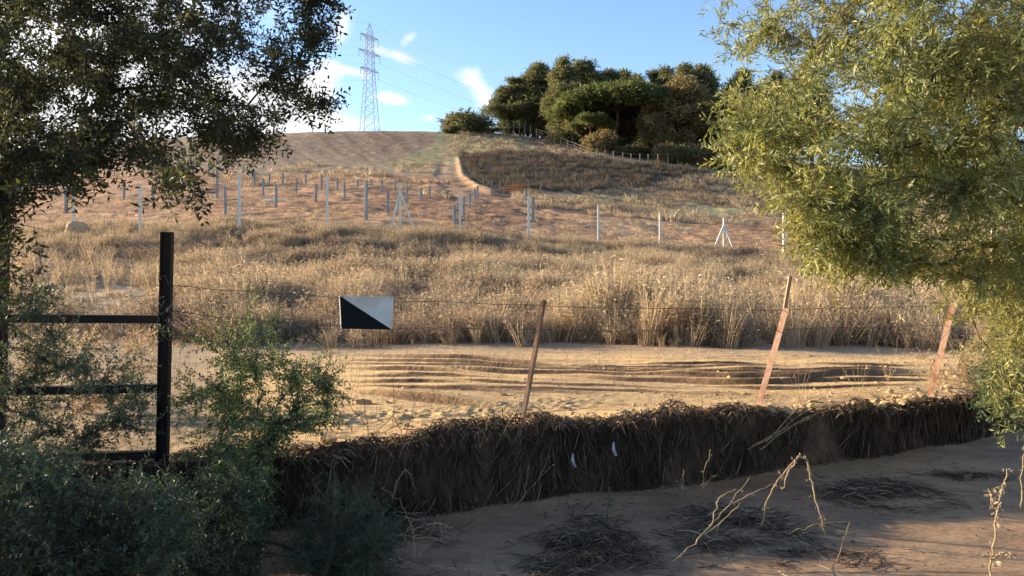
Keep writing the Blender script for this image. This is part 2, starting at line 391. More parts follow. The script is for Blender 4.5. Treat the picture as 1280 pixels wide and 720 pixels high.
lay(col(.25, .16, .10), inpoly([(640, 167), (700, 176), (770, 198), (700, 192), (660, 180)], 3)*.8)
dark = inpoly([(574, 194), (640, 190), (760, 200), (840, 208), (880, 218), (820, 232), (740, 238), (690, 240), (600, 236), (582, 215)], 4)
lay(col(.16, .125, .085), dark); lay(col(.21, .14, .09), dark*sst(nB, .5, .62)*.7)
olv = inpoly([(880, 205), (1300, 215), (1300, 280), (1000, 278), (860, 268), (720, 250), (700, 240), (830, 230)], 5)
lay(col(.40, .255, .125), olv); lay(col(.22, .19, .09), olv*sst(fbm(xx*.15, yy*.3, 4, 81), .5, .6)*.75)
lay(col(.40, .38, .16), sst(-pl_d([(668, 247), (720, 251), (780, 258), (850, 268), (940, 278)])+(nB-.5)*9, -4.5, -.5)*.75)
lay(col(.38, .36, .16), sst(-pl_d([(850, 268), (940, 262), (1100, 268)])+(nB-.5)*8, -6, -2)*.7)
lay(col(.24, .27, .10), sst(-pl_d([(600, 186), (575, 190), (566, 198)])+(nB-.5)*4, -5, -2)*.8)
lay(col(.36, .23, .14), sst(-pl_d([(585, 252), (560, 238), (547, 222), (552, 205), (570, 192)])+(nB-.5)*6, -7, -1)*.6)
lay(col(.17, .12, .075), sst(-pl_d([(572, 240), (556, 226), (549, 212), (553, 204)])+(nB-.5)*3, -2.2, -.8)*.6)
lay(col(.44, .27, .14), sst(-pl_d([(570, 207), (576, 220), (592, 232), (606, 238)])+(nB-.5)*3, -2.8, -.8)*.9)
lay(col(.48, .32, .17), inpoly([(760, 268), (860, 280), (880, 296), (800, 296), (700, 280)], 5)*.55)
lay(col(.14, .09, .06), sst(-pl_d([(668, 245), (690, 248), (722, 250)]), -1.3, -.6))
lay(col(.20, .18, .09), sst(yy, 190, 260))
# banks along the haul track: real steps
tr = pl_d([(574, 200), (578, 220), (596, 234), (615, 240)])
zz = zz+np.where(yy < 160, 1, 0)*(np.exp(-(tr/3)**2)*.35)*(px > 560)
zz = zz-.12*np.exp(-(pl_d([(570, 246), (556, 232), (548, 218), (554, 204)])/5)**2)*(yy > 60)*(yy < 150)
hill = mesh_np('hillside', np.stack([xx, yy, zz], -1).reshape(-1, 3), grid_faces(*xx.shape), M['hill'], smooth=True, attrs={'Col': C.reshape(-1, 3)})
setp(hill, 'bare brown hillside of ploughed red soil rising behind the dry grass', kind='structure')

# --- sand flat
ny = 430; xs = np.concatenate([np.linspace(-17, -3, 110, endpoint=False), np.linspace(-3, 7, 600, endpoint=False), np.linspace(7, 17, 90)]); nx = len(xs); tt = np.linspace(0, 1, ny)**1.25
xx = np.repeat(xs[None], ny, 0); wy = wall_y(xx)
yy = wy+tt[:, None]*(14.9-wy)
zz = ground_z(xx, yy+1e-4)
yf = yy-.12*xx*0
amp = sst(yy-wy, .45, .8)*(1-sst(yy, 12.5, 14))
wet = np.zeros(xx.shape)  # wet soil streaks that also paint in the shade of the ledge risers
LEDGE = [(.022, [(430, 450), (520, 455), (640, 459), (700, 460)]), (.022, [(700, 463), (800, 460), (900, 461), (1000, 463)]), (.022, [(560, 487), (680, 490), (800, 490), (900, 497)]), (.022, [(430, 482), (520, 486), (600, 489), (680, 495)]), (.022, [(880, 485), (960, 490), (1040, 488), (1150, 483)]), (.022, [(800, 474), (900, 479), (1000, 477), (1100, 476)]), (.02, [(1000, 470), (1080, 470), (1170, 468)]), (.05, [(560, 461), (640, 466), (760, 468), (850, 474), (950, 479), (1060, 480), (1170, 478)]), (.04, [(430, 446), (500, 451), (600, 457), (700, 463), (800, 468), (900, 470)]), (.03, [(560, 476), (660, 482), (760, 484), (860, 489)]), (.03, [(430, 466), (480, 470), (560, 471), (640, 476)]), (.03, [(940, 474), (1030, 475), (1170, 472)]), (.06, [(430, 437), (487, 444), (517, 447), (552, 450), (595, 451), (649, 456), (690, 461), (730, 462)]), (.05, [(430, 456), (499, 461), (534, 462), (569, 466), (610, 470)]),
    (.05, [(690, 457), (751, 461), (800, 464), (850, 465)]), (.055, [(700, 468), (753, 474), (779, 477), (831, 477), (860, 480), (912, 485), (957, 487), (982, 483), (1016, 477), (1080, 472), (1150, 470)]),
    (.045, [(880, 464), (947, 466), (1016, 467), (1150, 465)]), (.04, [(820, 470), (860, 472), (929, 475), (1000, 473)]), (.07, [(440, 488), (465, 491), (503, 500), (551, 504), (586, 507), (650, 516)]),
    (.04, [(430, 474), (480, 480), (540, 479), (600, 483)]), (.035, [(640, 490), (700, 491), (760, 494)]), (.03, [(700, 503), (760, 506), (800, 511)]), (.04, [(660, 472), (690, 475), (720, 477)]),
    (.03, [(780, 455), (850, 458), (930, 457), (1000, 459)]), (.03, [(1000, 455), (1080, 458), (1160, 457)]), (.035, [(470, 466), (520, 472), (560, 473)]), (.03, [(860, 492), (900, 495), (940, 497)])]
for h_, ln in LEDGE:
    lx = np.array([(a-640)/FPX*((EYE-.46)*FPX/(b-HOR)) for a, b in ln]); ly = np.array([(EYE-.46)*FPX/(b-HOR) for a, b in ln])
    ql = np.linspace(-17, 17, 1200); qy = np.interp(ql, lx, ly); kw = np.hanning(41); qy = np.convolve(np.pad(qy, 20, mode='edge'), kw/kw.sum(), 'valid')
    yl = np.interp(xx, ql, qy)+.10*(fbm(xx*1.7, 0*xx+h_*100, 4, 33)-.5); e = sst(xx, lx[0]-.3, lx[0]+.6)*(1-sst(xx, lx[-1]-.9, lx[-1]+.3))
    dd_ = yy-yl; zz = zz+e*h_*1.0*(sst(dd_, -.028, .022)-.85*sst(dd_, .03, .55)-.28*sst(dd_, -.6, -.03)*0)*(.7+.5*vnoise(xx*1.5, xx*0))
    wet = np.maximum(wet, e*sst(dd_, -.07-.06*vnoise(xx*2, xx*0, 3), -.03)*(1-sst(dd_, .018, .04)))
led = fbm(xx*.16+3, (yy+.10*xx)*1.15, 4, 101); q = led*26; step = np.floor(q)+sst(q-np.floor(q), 0, .3)-q
zz = zz+amp*.010*step
zz = zz+.007*(fbm(xx*4, yy*7, 3, 121)-.5)*amp
bx = (640+xx/yy*FPX)
rb = np.exp(-((yy-wy-1.15-.3*(vnoise(xx*.6, 0*xx)-.5))/.30)**2)*sst(fbm(xx*.8, yy*.8, 3, 131), .3, .5)*(1-sst(bx, 680, 800))
cr_ = np.exp(-((yy-wy-.15)/.22)**2)*sst(fbm(xx*1.1, yy*0, 3, 133), .42, .6)
rb = rb+.6*cr_*sst(bx, 560, 700)
rbn = fbm(xx*11, yy*11, 3, 141); zz = zz+rb*.085*np.abs(rbn-.45)
px = 640+xx/yy*FPX; py = HOR-(zz-EYE)/yy*FPX
C = np.zeros(xx.shape+(3,))+col(.66, .43, .195)
nA = fbm(xx*.6, yy*1.6, 4, 151)
lay(col(.46, .31, .165), sst(nA, .45, .62)*.7); lay(col(.16, .10, .06), wet)  # second layer: wet soil and painted-in shade on the ledge risers
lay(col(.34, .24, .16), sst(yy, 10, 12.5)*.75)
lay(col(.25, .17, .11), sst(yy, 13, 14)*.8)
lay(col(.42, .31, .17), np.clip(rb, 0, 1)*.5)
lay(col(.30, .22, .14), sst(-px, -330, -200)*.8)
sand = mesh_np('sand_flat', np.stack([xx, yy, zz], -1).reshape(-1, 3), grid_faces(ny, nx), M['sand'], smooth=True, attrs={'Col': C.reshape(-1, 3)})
setp(sand, 'flood laid sand flat with thin layered ledges behind the fence', kind='structure')
sx_, sy_, sz_ = xs, yy, zz
def sand_at(x, y):
    x = np.atleast_1d(x); y = np.atleast_1d(y)
    i = np.clip(np.searchsorted(xs, x), 0, nx-1)
    w = wall_y(x); tv = np.clip((y-w)/(14.9-w), 0, 1)**(1/1.25); j = np.clip(np.round(tv*(ny-1)).astype(int), 0, ny-1)
    return sz_[j, i]

# --- bank face between sand and mud
nb = 9; xb = xs; hb = np.linspace(0, 1, nb)
XB = np.repeat(xb[None], nb, 0); H = hb[:, None]
top = np.interp(xb, xs, sz_[0])[None]
YB = wall_y(XB)-.10*(1-H)+.09*(fbm(XB*3, H*2+XB*0, 3, 161)-.5)*np.sin(pi*H)
ZB = -.08+(top+.08+.002)*H; YB[-1] = wall_y(xb)+.002
C = np.zeros(XB.shape+(3,))+col(.105, .066, .042)
bank = mesh_np('earth_bank', np.stack([XB, YB, ZB], -1).reshape(-1, 3), grid_faces(nb, nx), M['bank'], smooth=True, attrs={'Col': C.reshape(-1, 3)})
setp(bank, 'low dark earth bank dropping from the sand to the muddy ditch', kind='structure')

# --- mud
xs2 = np.linspace(-17, 17, 420); ym = np.concatenate([np.linspace(-14, 2.4, 40, endpoint=False), np.linspace(2.4, 14.2, 260)])
xx, yy = np.meshgrid(xs2, ym); zz = mud_z(xx, yy)-sst(yy-wall_y(xx), .02, .2)*.6
C = np.zeros(xx.shape+(3,))+col(.30, .19, .11)
n1 = fbm(xx*.7, yy*1.1, 4, 171)
lay(col(.28, .15, .085), sst(n1, .48, .6)*.7); lay(col(.29, .195, .115), sst(xx, 1.5, 4)*.6)
mud = mesh_np('mud_ditch', np.stack([xx, yy, zz], -1).reshape(-1, 3), grid_faces(*xx.shape), M['mud'], smooth=True, attrs={'Col': C.reshape(-1, 3)})
setp(mud, 'smooth brown mud filling the shaded ditch before the bank', kind='structure')

# ------------------------------------------------------------------ grass: blade tufts instanced over the bank
def tuft(name, n, h, spread, w, lean, m, K=4, branch=0):
    a = R.uniform(0, 2*pi, n); r = spread*np.sqrt(R.random(n)); ht = h*R.uniform(.45, 1, n)
    ln = R.uniform(.05, lean, n)*ht; a2 = a+R.normal(0, .8, n)
    s = np.linspace(0, 1, K)[None]
    P = np.stack([(r*np.cos(a))[:, None]+(ln*np.cos(a2))[:, None]*s**2, (r*np.sin(a))[:, None]+(ln*np.sin(a2))[:, None]*s**2, ht[:, None]*(s-.18*(ln/ht)[:, None]*s**2)], -1)
    P[:, 0, 2] = -.06
    wd = w*R.uniform(.6, 1.3, (n, 1))*np.array([1, .9, .7, .25])[None][:, :K]
    V, F = ribbons(P, wd); rn = np.repeat(R.random(n), K*2)
    Vs, Fs, rs = [V], [F], [rn]; off = len(V)
    if branch:   # seed heads / side twigs near the tips
        b = R.integers(0, n, branch); s0 = R.uniform(.45, 1, branch)
        P0 = P[b, 1]*(1-s0[:, None])+P[b, -1]*s0[:, None]; dr = R.normal(0, 1, (branch, 3)); dr[:, 2] = np.abs(dr[:, 2])*.6
        dr /= np.linalg.norm(dr, axis=1, keepdims=True); L = R.uniform(.03, .10, branch)[:, None]*h*1.3
        P2 = np.stack([P0, P0+dr*L*.6, P0+dr*L+np.array([0, 0, -.01])], 1)
        V2, F2 = ribbons(P2, w*R.uniform(.8, 1.7, (branch, 1))*np.array([.6, 1, .4])[None])
        Vs.append(V2); Fs.append(F2+off); rs.append(np.repeat(R.random(branch), 6))
    me_o = mesh_np(name, np.concatenate(Vs), np.concatenate(Fs), m, attrs={'rnd': np.concatenate(rs)})
    COL.objects.unlink(me_o); return me_o
def coll(name, objs):
    c = bpy.data.collections.new(name)
    for o in objs: c.objects.link(o)
    return c
def scatter(name, pts, scl, idx, collection, label, m=None, tilt=.12):
    pts = np.asarray(pts, np.float32); n = len(pts)
    me = bpy.data.meshes.new(name); me.vertices.add(n); me.vertices.foreach_set('co', pts.ravel())
    rot = np.stack([R.normal(0, tilt, n), R.normal(0, tilt, n), R.uniform(0, 2*pi, n)], -1).astype(np.float32)
    a = me.attributes.new('rot', 'FLOAT_VECTOR', 'POINT'); a.data.foreach_set('vector', rot.ravel())
    a = me.attributes.new('scl', 'FLOAT', 'POINT'); a.data.foreach_set('value', np.asarray(scl, np.float32))
    a = me.attributes.new('idx', 'INT', 'POINT'); a.data.foreach_set('value', np.asarray(idx, np.int32))
    o = bpy.data.objects.new(name, me); COL.objects.link(o)
    g = bpy.data.node_groups.new(name, 'GeometryNodeTree')
    g.interface.new_socket('Geometry', in_out='INPUT', socket_type='NodeSocketGeometry'); g.interface.new_socket('Geometry', in_out='OUTPUT', socket_type='NodeSocketGeometry')
    N = g.nodes; L = g.links; gi = N.new('NodeGroupInput'); go = N.new('NodeGroupOutput')
    ip = N.new('GeometryNodeInstanceOnPoints'); ci = N.new('GeometryNodeCollectionInfo')
    ci.inputs[0].default_value = collection; ci.inputs['Separate Children'].default_value = True; ci.inputs['Reset Children'].default_value = True
    def na(nm, dt):
        q = N.new('GeometryNodeInputNamedAttribute'); q.data_type = dt; q.inputs[0].default_value = nm; return q.outputs[0]
    er = N.new('FunctionNodeEulerToRotation'); L.new(na('rot', 'FLOAT_VECTOR'), er.inputs[0])
    L.new(gi.outputs[0], ip.inputs['Points']); L.new(ci.outputs[0], ip.inputs['Instance']); ip.inputs['Pick Instance'].default_value = True
    L.new(na('idx', 'INT'), ip.inputs['Instance Index']); L.new(er.outputs[0], ip.inputs['Rotation']); L.new(na('scl', 'FLOAT'), ip.inputs['Scale'])
    L.new(ip.outputs[0], go.inputs[0])
    md = o.modifiers.new('scatter', 'NODES'); md.node_group = g
    return setp(o, label, kind='stuff')

strawc = coll('straw_tufts', [tuft('tuft_straw_%d' % i, 34, .95, .16, .0055, .38, M['straw'], branch=60) for i in range(6)])
brushc = coll('brush_tufts', [tuft('tuft_brush_%d' % i, 46, .62, .22, .0055, .75, M['brush'], branch=110) for i in range(6)])
shortc = coll('short_tufts', [tuft('tuft_short_%d' % i, 30, .26, .25, .009, .9, M['straw'] if i < 3 else M['brush'], branch=20) for i in range(6)])
M['scrub'] = mat('grey_scrub', (.17, .13, .09), (.10, .085, .06), .35, .9, trans=.15, c3=(.17, .12, .08), attr='rnd', tint=(.22, .16, .10))
darkc = coll('scrub_tufts', [tuft('tuft_scrub_%d' % i, 40, .6, .3, .014, .8, M['scrub'], branch=50) for i in range(6)])
def rnd_ground(n, y0, y1, w=.74):
    y = np.sqrt(R.uniform(y0**2, y1**2, n)); x = R.uniform(-1, 1, n)*(w*y+1.5)
    return x, y
x, y = rnd_ground(57000, 11.3, 36.5)
P_ = 640+x/y*FPX
clump = fbm(x*.45, y*.45, 4, 201); kind = fbm(x*.16+5, y*.22, 3, 211)
dens = sst(clump, .34, .52)*.85+.15
edge = 12.25+1.9*(fbm(x*.7, 0*x, 4, 221)-.5)*2-R.exponential(.18, len(x))+np.interp(P_, [0, 420, 560, 700, 820, 1300], [2.2, 1.2, .6, .3, -.1, 0])
bare = sst(-P_, -290, -150)*(1-.55*sst(y, 29, 33))       # open trampled ground at the left
keep = (R.random(len(x)) < dens*(1-.93*bare)) & (y > edge)
x, y, P_, kind, clump = x[keep], y[keep], P_[keep], kind[keep], clump[keep]
z = np.where(y < 14.8, sand_at(x, y), ground_z(x, y))
strawp = np.interp(P_, [0, 250, 420, 560, 680, 740, 1200], [.6, .65, .5, .35, .45, .85, .80])*(1-.35*sst(y, 20, 30))
isst = (kind*1.0-.5)*2.6+strawp > R.random(len(x))
hs = np.interp(y, [12, 13.5, 16, 22, 30, 37], [.8, .95, 1.0, .95, .8, .55])*(0.62+.6*clump)
hs *= np.where(isst & (P_ > 690) & (y < 17), 1.12, .95)*(.35+1.3*fbm(x*.9, y*.9, 3, 231))
hs *= np.where(y < 13.9, R.uniform(.35, 1.1, len(x)), 1)
pts = np.stack([x, y, z], -1)
scatter('dry_grass', pts[isst], (hs*R.uniform(.7, 1.15, len(x)))[isst], R.integers(0, 6, isst.sum()), strawc, 'tall straw coloured dry grass covering the slope behind the sand', tilt=.2)
scatter('dead_brush', pts[~isst], (hs*1.25*R.uniform(.7, 1.2, len(x)))[~isst], R.integers(0, 6, (~isst).sum()), brushc, 'brown dead brushwood mixed into the dry grass slope', tilt=.28)
# sparse short growth: left clearing, red field, hillside
x, y = rnd_ground(15000, 11.5, 60)
P_ = 640+x/y*FPX
m = ((P_ < 330) & (y < 34) & (R.random(len(x)) < .6)) | ((y > 34) & (R.random(len(x)) < np.interp(y, [34, 38, 44], [1, .5, .13]))) | (R.random(len(x)) < .12)
m |= (y < 13.6) & (fbm(x*.9, y*1.2, 3, 241) > .55) & (R.random(len(x)) < .35)
m &= (y > 13.4) | ((P_ < 430) & (R.random(len(x)) < .5)) | ((y > 11.9) & (R.random(len(x)) < (y-11.9)*.6))
x, y = x[m], y[m]; z = np.where(y < 14.9, sand_at(x, y), ground_z(x, y))
scatter('low_dry_tufts', np.stack([x, y, z], -1), R.uniform(.35, 1.0, len(x))*np.interp(y, [12, 34, 60], [.8, 1, .9]), R.integers(0, 6, len(x)), shortc, 'low sparse dry tufts on the clearing and red soil')
# dark scrub on the mound and the right hand slope
x = R.uniform(-12, 60, 16000); y = R.uniform(84, 150, 16000); z = ground_z(x, y); P_ = 640+x/y*FPX; Q = HOR-(z-EYE)/y*FPX
lower = np.interp(P_, [570, 585, 610, 700, 820, 880], [195, 218, 236, 239, 232, 216]); upper = np.interp(P_, [570, 640, 760, 880], [192, 190, 200, 214])
jn = 10*(fbm(x*.3, y*.3, 3, 251)-.5); m = (P_ > 574) & (P_ < 885) & (Q < lower+jn) & (Q > upper+jn*.4) & (fbm(x*.4, y*.3, 3, 261) > R.uniform(.2, .6, len(x)))
sel = m | ((P_ > 700) & (R.random(len(x)) < .10) & (Q > 205))
x, y, z = x[sel], y[sel], z[sel]
scatter('hill_scrub', np.stack([x, y, z], -1), R.gamma(3, .2, len(x))+.25, R.integers(0, 6, len(x)), darkc, 'dark scrub covering the rounded mound below the pine wood')

x = R.uniform(-30, 90, 22000); y = R.uniform(62, 162, 22000); z = ground_z(x, y); P_ = 640+x/y*FPX; Q = HOR-(z-EYE)/y*FPX
lower = np.interp(P_, [570, 585, 610, 700, 820, 880], [195, 218, 236, 239, 232, 216])
sel = ((P_ > 640) & (Q > lower) & (P_ < 1290) & (fbm(x*.12, y*.25, 4, 271) > .53)) | ((P_ > 560) & (P_ < 880) & (Q < 196) & (R.random(len(x)) < .4)) | ((P_ < 560) & (Q > 205) & (fbm(x*.2, y*.3, 3, 281) > .6) & (R.random(len(x)) < .5))
x, y, z = x[sel], y[sel], z[sel]
scatter('hill_dry_grass', np.stack([x, y, z], -1), R.gamma(4, .3, len(x))+.4, R.integers(0, 6, len(x)), shortc, 'short dry grass tufts over the slopes round the scrubby mound')
# ------------------------------------------------------------------ clods on the sand
def blob(n=1, sub=1):
    import bmesh
    bm = bmesh.new(); bmesh.ops.create_icosphere(bm, subdivisions=sub, radius=1)
    v = np.array([p.co for p in bm.verts]); f = np.array([[q.index for q in p.verts] for p in bm.faces]); bm.free(); return v, f
bv, bf = blob(sub=1)
def clods(n, xs_, ys_, size, zf, name, m, label):
    Vs, Fs = [], []
    v = bv[None]*(1+.35*R.normal(size=(n, len(bv), 1)))*size[:, None, None]*R.uniform(.6, 1.2, (n, 1, 3))*np.array([1.2, 1, .7])
    v = v+np.stack([xs_, ys_, zf+size*.2], -1)[:, None]
    F = (bf[None]+np.arange(n)[:, None, None]*len(bv)).reshape(-1, 3)
    return setp(mesh_np(name, v.reshape(-1, 3), F, m), label, kind='stuff')
n = 650; x = R.uniform(-2.2, 7, n); w = wall_y(x)
y = w+np.abs(R.normal(0, 1, n))*np.where(R.random(n) < .5, .25, 1.4)+.05
clods(n, x, y, R.gamma(2.0, .0055, n)+.005, sand_at(x, y), 'sand_clods', M['stone'], 'loose clods of dried sand along the bank crest and flat')

# ------------------------------------------------------------------ flood debris combed over the bank
def strands_obj(name, P, w, m, parent=None, rnd=None):
    V, F = ribbons(P, w); K = P.shape[1]
    return mesh_np(name, V, F, m, parent, attrs={'rnd': np.repeat(R.random(len(P)) if rnd is None else rnd, K*2)})
n = 30000; K = 5
x0 = R.uniform(-3.2, 6.6, n); f0 = 1-R.random(n)**1.7*.9
L = R.uniform(.10, .34, n); s = np.linspace(0, 1, K)[None]
x0 = x0+.035*np.sin(x0*23+3*np.sin(x0*7)); dx = (R.normal(.0, .075, n)+.12*(vnoise(x0*5, f0*4, 3)-.5))[:, None]*s+(R.normal(0, .05, n))[:, None]*s**2
xx = x0[:, None]+dx
kp = fbm(x0*2.6, f0*1.8, 3, 77) > R.uniform(.22, .60, n); x0, f0, L, dx = x0[kp], f0[kp], L[kp], dx[kp]; n = len(x0); xx = x0[:, None]+dx
tp = sand_at(x0, wall_y(x0)+.02)[:, None]
zt = tp*f0[:, None]+R.uniform(0, .05, (n, 1))*(f0[:, None] > .85)
zz = np.maximum(zt-L[:, None]*s**1.1, mud_z(xx, wall_y(xx)-.15)+.005)
out_ = .03+R.random((n, 1))**2*.09+.05*s*(1-s)*2+.16*np.clip(vnoise(x0*2.6, f0*2.2, 5)-.45, 0, 1)[:, None]
over = np.where(f0 > .9, R.uniform(-.02, .22, n), 0)[:, None]*(1-s)**1.5
yy = wall_y(xx)-out_*(1-zz/np.maximum(tp, .1)*.6)+over
w = np.minimum(R.gamma(2.5, .0009, (n, 1)), .003)*np.array([.8, 1, 1, .8, .3])[None]+.0006
deb = strands_obj('flood_debris', np.stack([xx, yy, zz], -1), w, M['debris'], rnd=R.random(n)**1.6*.86)
setp(deb, 'dark flood debris of matted roots hanging down the bank face', kind='stuff')
# matted clumps on the crest
n = 8500; cx = R.uniform(-2.6, 5.8, 90); x0 = cx[R.integers(0, 90, n)]+R.normal(0, .09, n)
hgt = np.clip(vnoise(x0*2.3, 0*x0, 9)-.5, 0, 1)*.22+.010+.10*np.exp(-((x0-1.25)/.12)**2)+.08*np.exp(-((x0-3.1)/.15)**2)
a = R.uniform(0, 2*pi, n); L = R.uniform(.04, .15, n)
s = np.linspace(-.5, .5, 4)[None]
dxy = np.stack([np.cos(a), .5*np.sin(a), R.normal(0, .5, n)], -1)*L[:, None]
c0 = np.stack([x0, wall_y(x0)+R.normal(.0, .07, n), sand_at(x0, wall_y(x0)+.03)+R.random(n)*hgt], -1)
P = c0[:, None]+dxy[:, None]*s[..., None]; P[..., 2] -= 1.2*L[:, None]*s**2
setp(strands_obj('crest_debris', P, R.uniform(.002, .0045, (n, 1))*np.array([.6, 1, 1, .5])[None], M['debris']), 'tangled dark rootlets matted along the crest of the bank', kind='stuff')

def heap(name, poly_px, n, hgt, label, m='wetstraw', L=(.08, .35), ang=.0, dry=.0):
    """loose heap of straw on the mud; poly_px = (cx,cy,rx,ry) in photo rows, laid on the mud plane"""
    cx, cy, rx, ry = poly_px
    n = int(n*1.1); dep = EYE*FPX/(cy-HOR); X0 = (cx-640)/FPX*dep; d2 = EYE*FPX/(cy-ry-HOR)-dep; RX = rx/FPX*dep
    r = R.normal(0, .5, (n, 2)); x = X0+r[:, 0]*RX; y = dep+r[:, 1]*d2
    keep = fbm(x*4, y*7, 3, 55) > R.uniform(.36, .6, n); r, x, y = r[keep], x[keep], y[keep]; n = len(x)
    l = R.uniform(*L, n)*R.uniform(.5, 1, n); a = ang+R.normal(0, .8, n)+2*(vnoise(x*3, y*3, 8)-.5)
    s = np.linspace(-.5, .5, 5)[None]; prof = np.exp(-(r**2).sum(1)*1.2)
    z = mud_z(x, y)+.004+prof*hgt*R.random(n)*(.5+vnoise(x*6, y*6, 4))
    P = np.stack([x, y, z], -1)[:, None]+np.stack([np.cos(a), np.sin(a), R.normal(0, .18, n)], -1)[:, None]*(l[:, None]*s)[..., None]
    P[..., 2] = np.maximum(P[..., 2]-.5*l[:, None]*s**2, mud_z(P[..., 0], P[..., 1])+.003)
    P[..., 1] += (R.normal(0, .25, n)*l)[:, None]*s**2*2
    rd = R.random(n)*(.75+dry)
    o = strands_obj(name, P, R.uniform(.0010, .0030, (n, 1))*np.array([.5, 1, 1, .9, .4])[None], M[m], rnd=rd)
    return setp(o, label, 'debris')
heap('straw_debris', (735, 690, 70, 40), 3600, .10, 'tangled heap of dark wet straw on mud below the middle fence post', ang=1.2, dry=.2)
heap('straw_debris', (925, 668, 85, 30), 3000, .10, 'heap of wet straw round the broken bent weed on the mud', dry=.35)
heap('straw_debris', (1110, 622, 78, 17), 1900, .05, 'flat dark mat of flood straw on the mud nearest the right tree', ang=-.35, dry=.3)
heap('straw_debris', (1010, 700, 90, 16), 700, .03, 'thin scatter of dead stalks on mud at the lower picture edge', ang=-.4)
heap('straw_debris', (505, 680, 60, 55), 1600, .10, 'clump of bent brown straw on mud beside the dark green plant', ang=.9, dry=.35)
heap('straw_debris', (1210, 598, 60, 6), 350, .015, 'thin dark streak of straw lying on mud below the right tree', ang=-.1)

# ------------------------------------------------------------------ plants: skeletons, twigs and leaves
def sprig(n, L, lw, ll, up=.5, droop=0., K=6, pair=False):
    """leaves along a short twig growing to +X; returns verts, tris (leaves), ids"""
    V, F, I = [], [], []
    for i in range(n):
        s = (i+.7)/n; ph = R.uniform(0, 2*pi) if not pair else (pi/2 if (i//2) % 2 else 0)+(i % 2)*pi
        base = np.array([L*s, 0, -droop*L*s*s])
        out = np.array([up+R.normal(0, .12), cos(ph), sin(ph)]); out /= np.linalg.norm(out)
        l = ll*R.uniform(.65, 1.1)*(1-.25*s); w = lw*R.uniform(.8, 1.15)
        sd_ = np.cross(out, R.normal(size=3)); sd_ /= np.linalg.norm(sd_); nn = np.cross(out, sd_)
        b = len(V)*1
        k = len(V)
        V += [base, base+out*l*.5+sd_*w/2+nn*w*.18, base+out*l-np.array([0, 0, droop*l*.3]), base+out*l*.5-sd_*w/2+nn*w*.18]
        F += [[k, k+1, k+2], [k, k+2, k+3]]; I += [i]*4
    # twig itself
    return np.array(V), np.array(F), np.array(I)
def rotmats(d, roll):
    """matrices whose +X is d"""
    d = d/np.linalg.norm(d, axis=1, keepdims=True); up = np.tile([0, 0, 1.], (len(d), 1)); up[np.abs(d[:, 2]) > .95] = [1, 0, 0]
    y_ = np.cross(up, d); y_ /= np.linalg.norm(y_, axis=1, keepdims=True); z_ = np.cross(d, y_)
    c, s = np.cos(roll)[:, None], np.sin(roll)[:, None]
    return np.stack([d, y_*c+z_*s, -y_*s+z_*c], -1)
def place(variants, pos, dirs, scl, which=None):
    """merge instanced variants into one mesh: V, F, rnd"""
    n = len(pos); which = R.integers(0, len(variants), n) if which is None else which
    Mx = rotmats(dirs, R.uniform(0, 2*pi, n)); Vs, Fs, Rs = [], [], []; off = 0
    for k, (v, f, ids) in enumerate(variants):
        idx = np.where(which == k)[0]
        if not len(idx): continue
        P = np.einsum('nij,vj->nvi', Mx[idx], v)*scl[idx][:, None, None]+pos[idx][:, None]
        Vs.append(P.reshape(-1, 3)); Fs.append((f[None]+np.arange(len(idx))[:, None, None]*len(v)+off).reshape(-1, f.shape[1])); off += len(idx)*len(v)
        Rs.append(np.clip(.55*R.random((len(idx), 1))+.45*R.random((len(idx), ids.max()+1))[:, ids], 0, 1).reshape(-1))
    return np.concatenate(Vs), np.concatenate(Fs), np.concatenate(Rs)
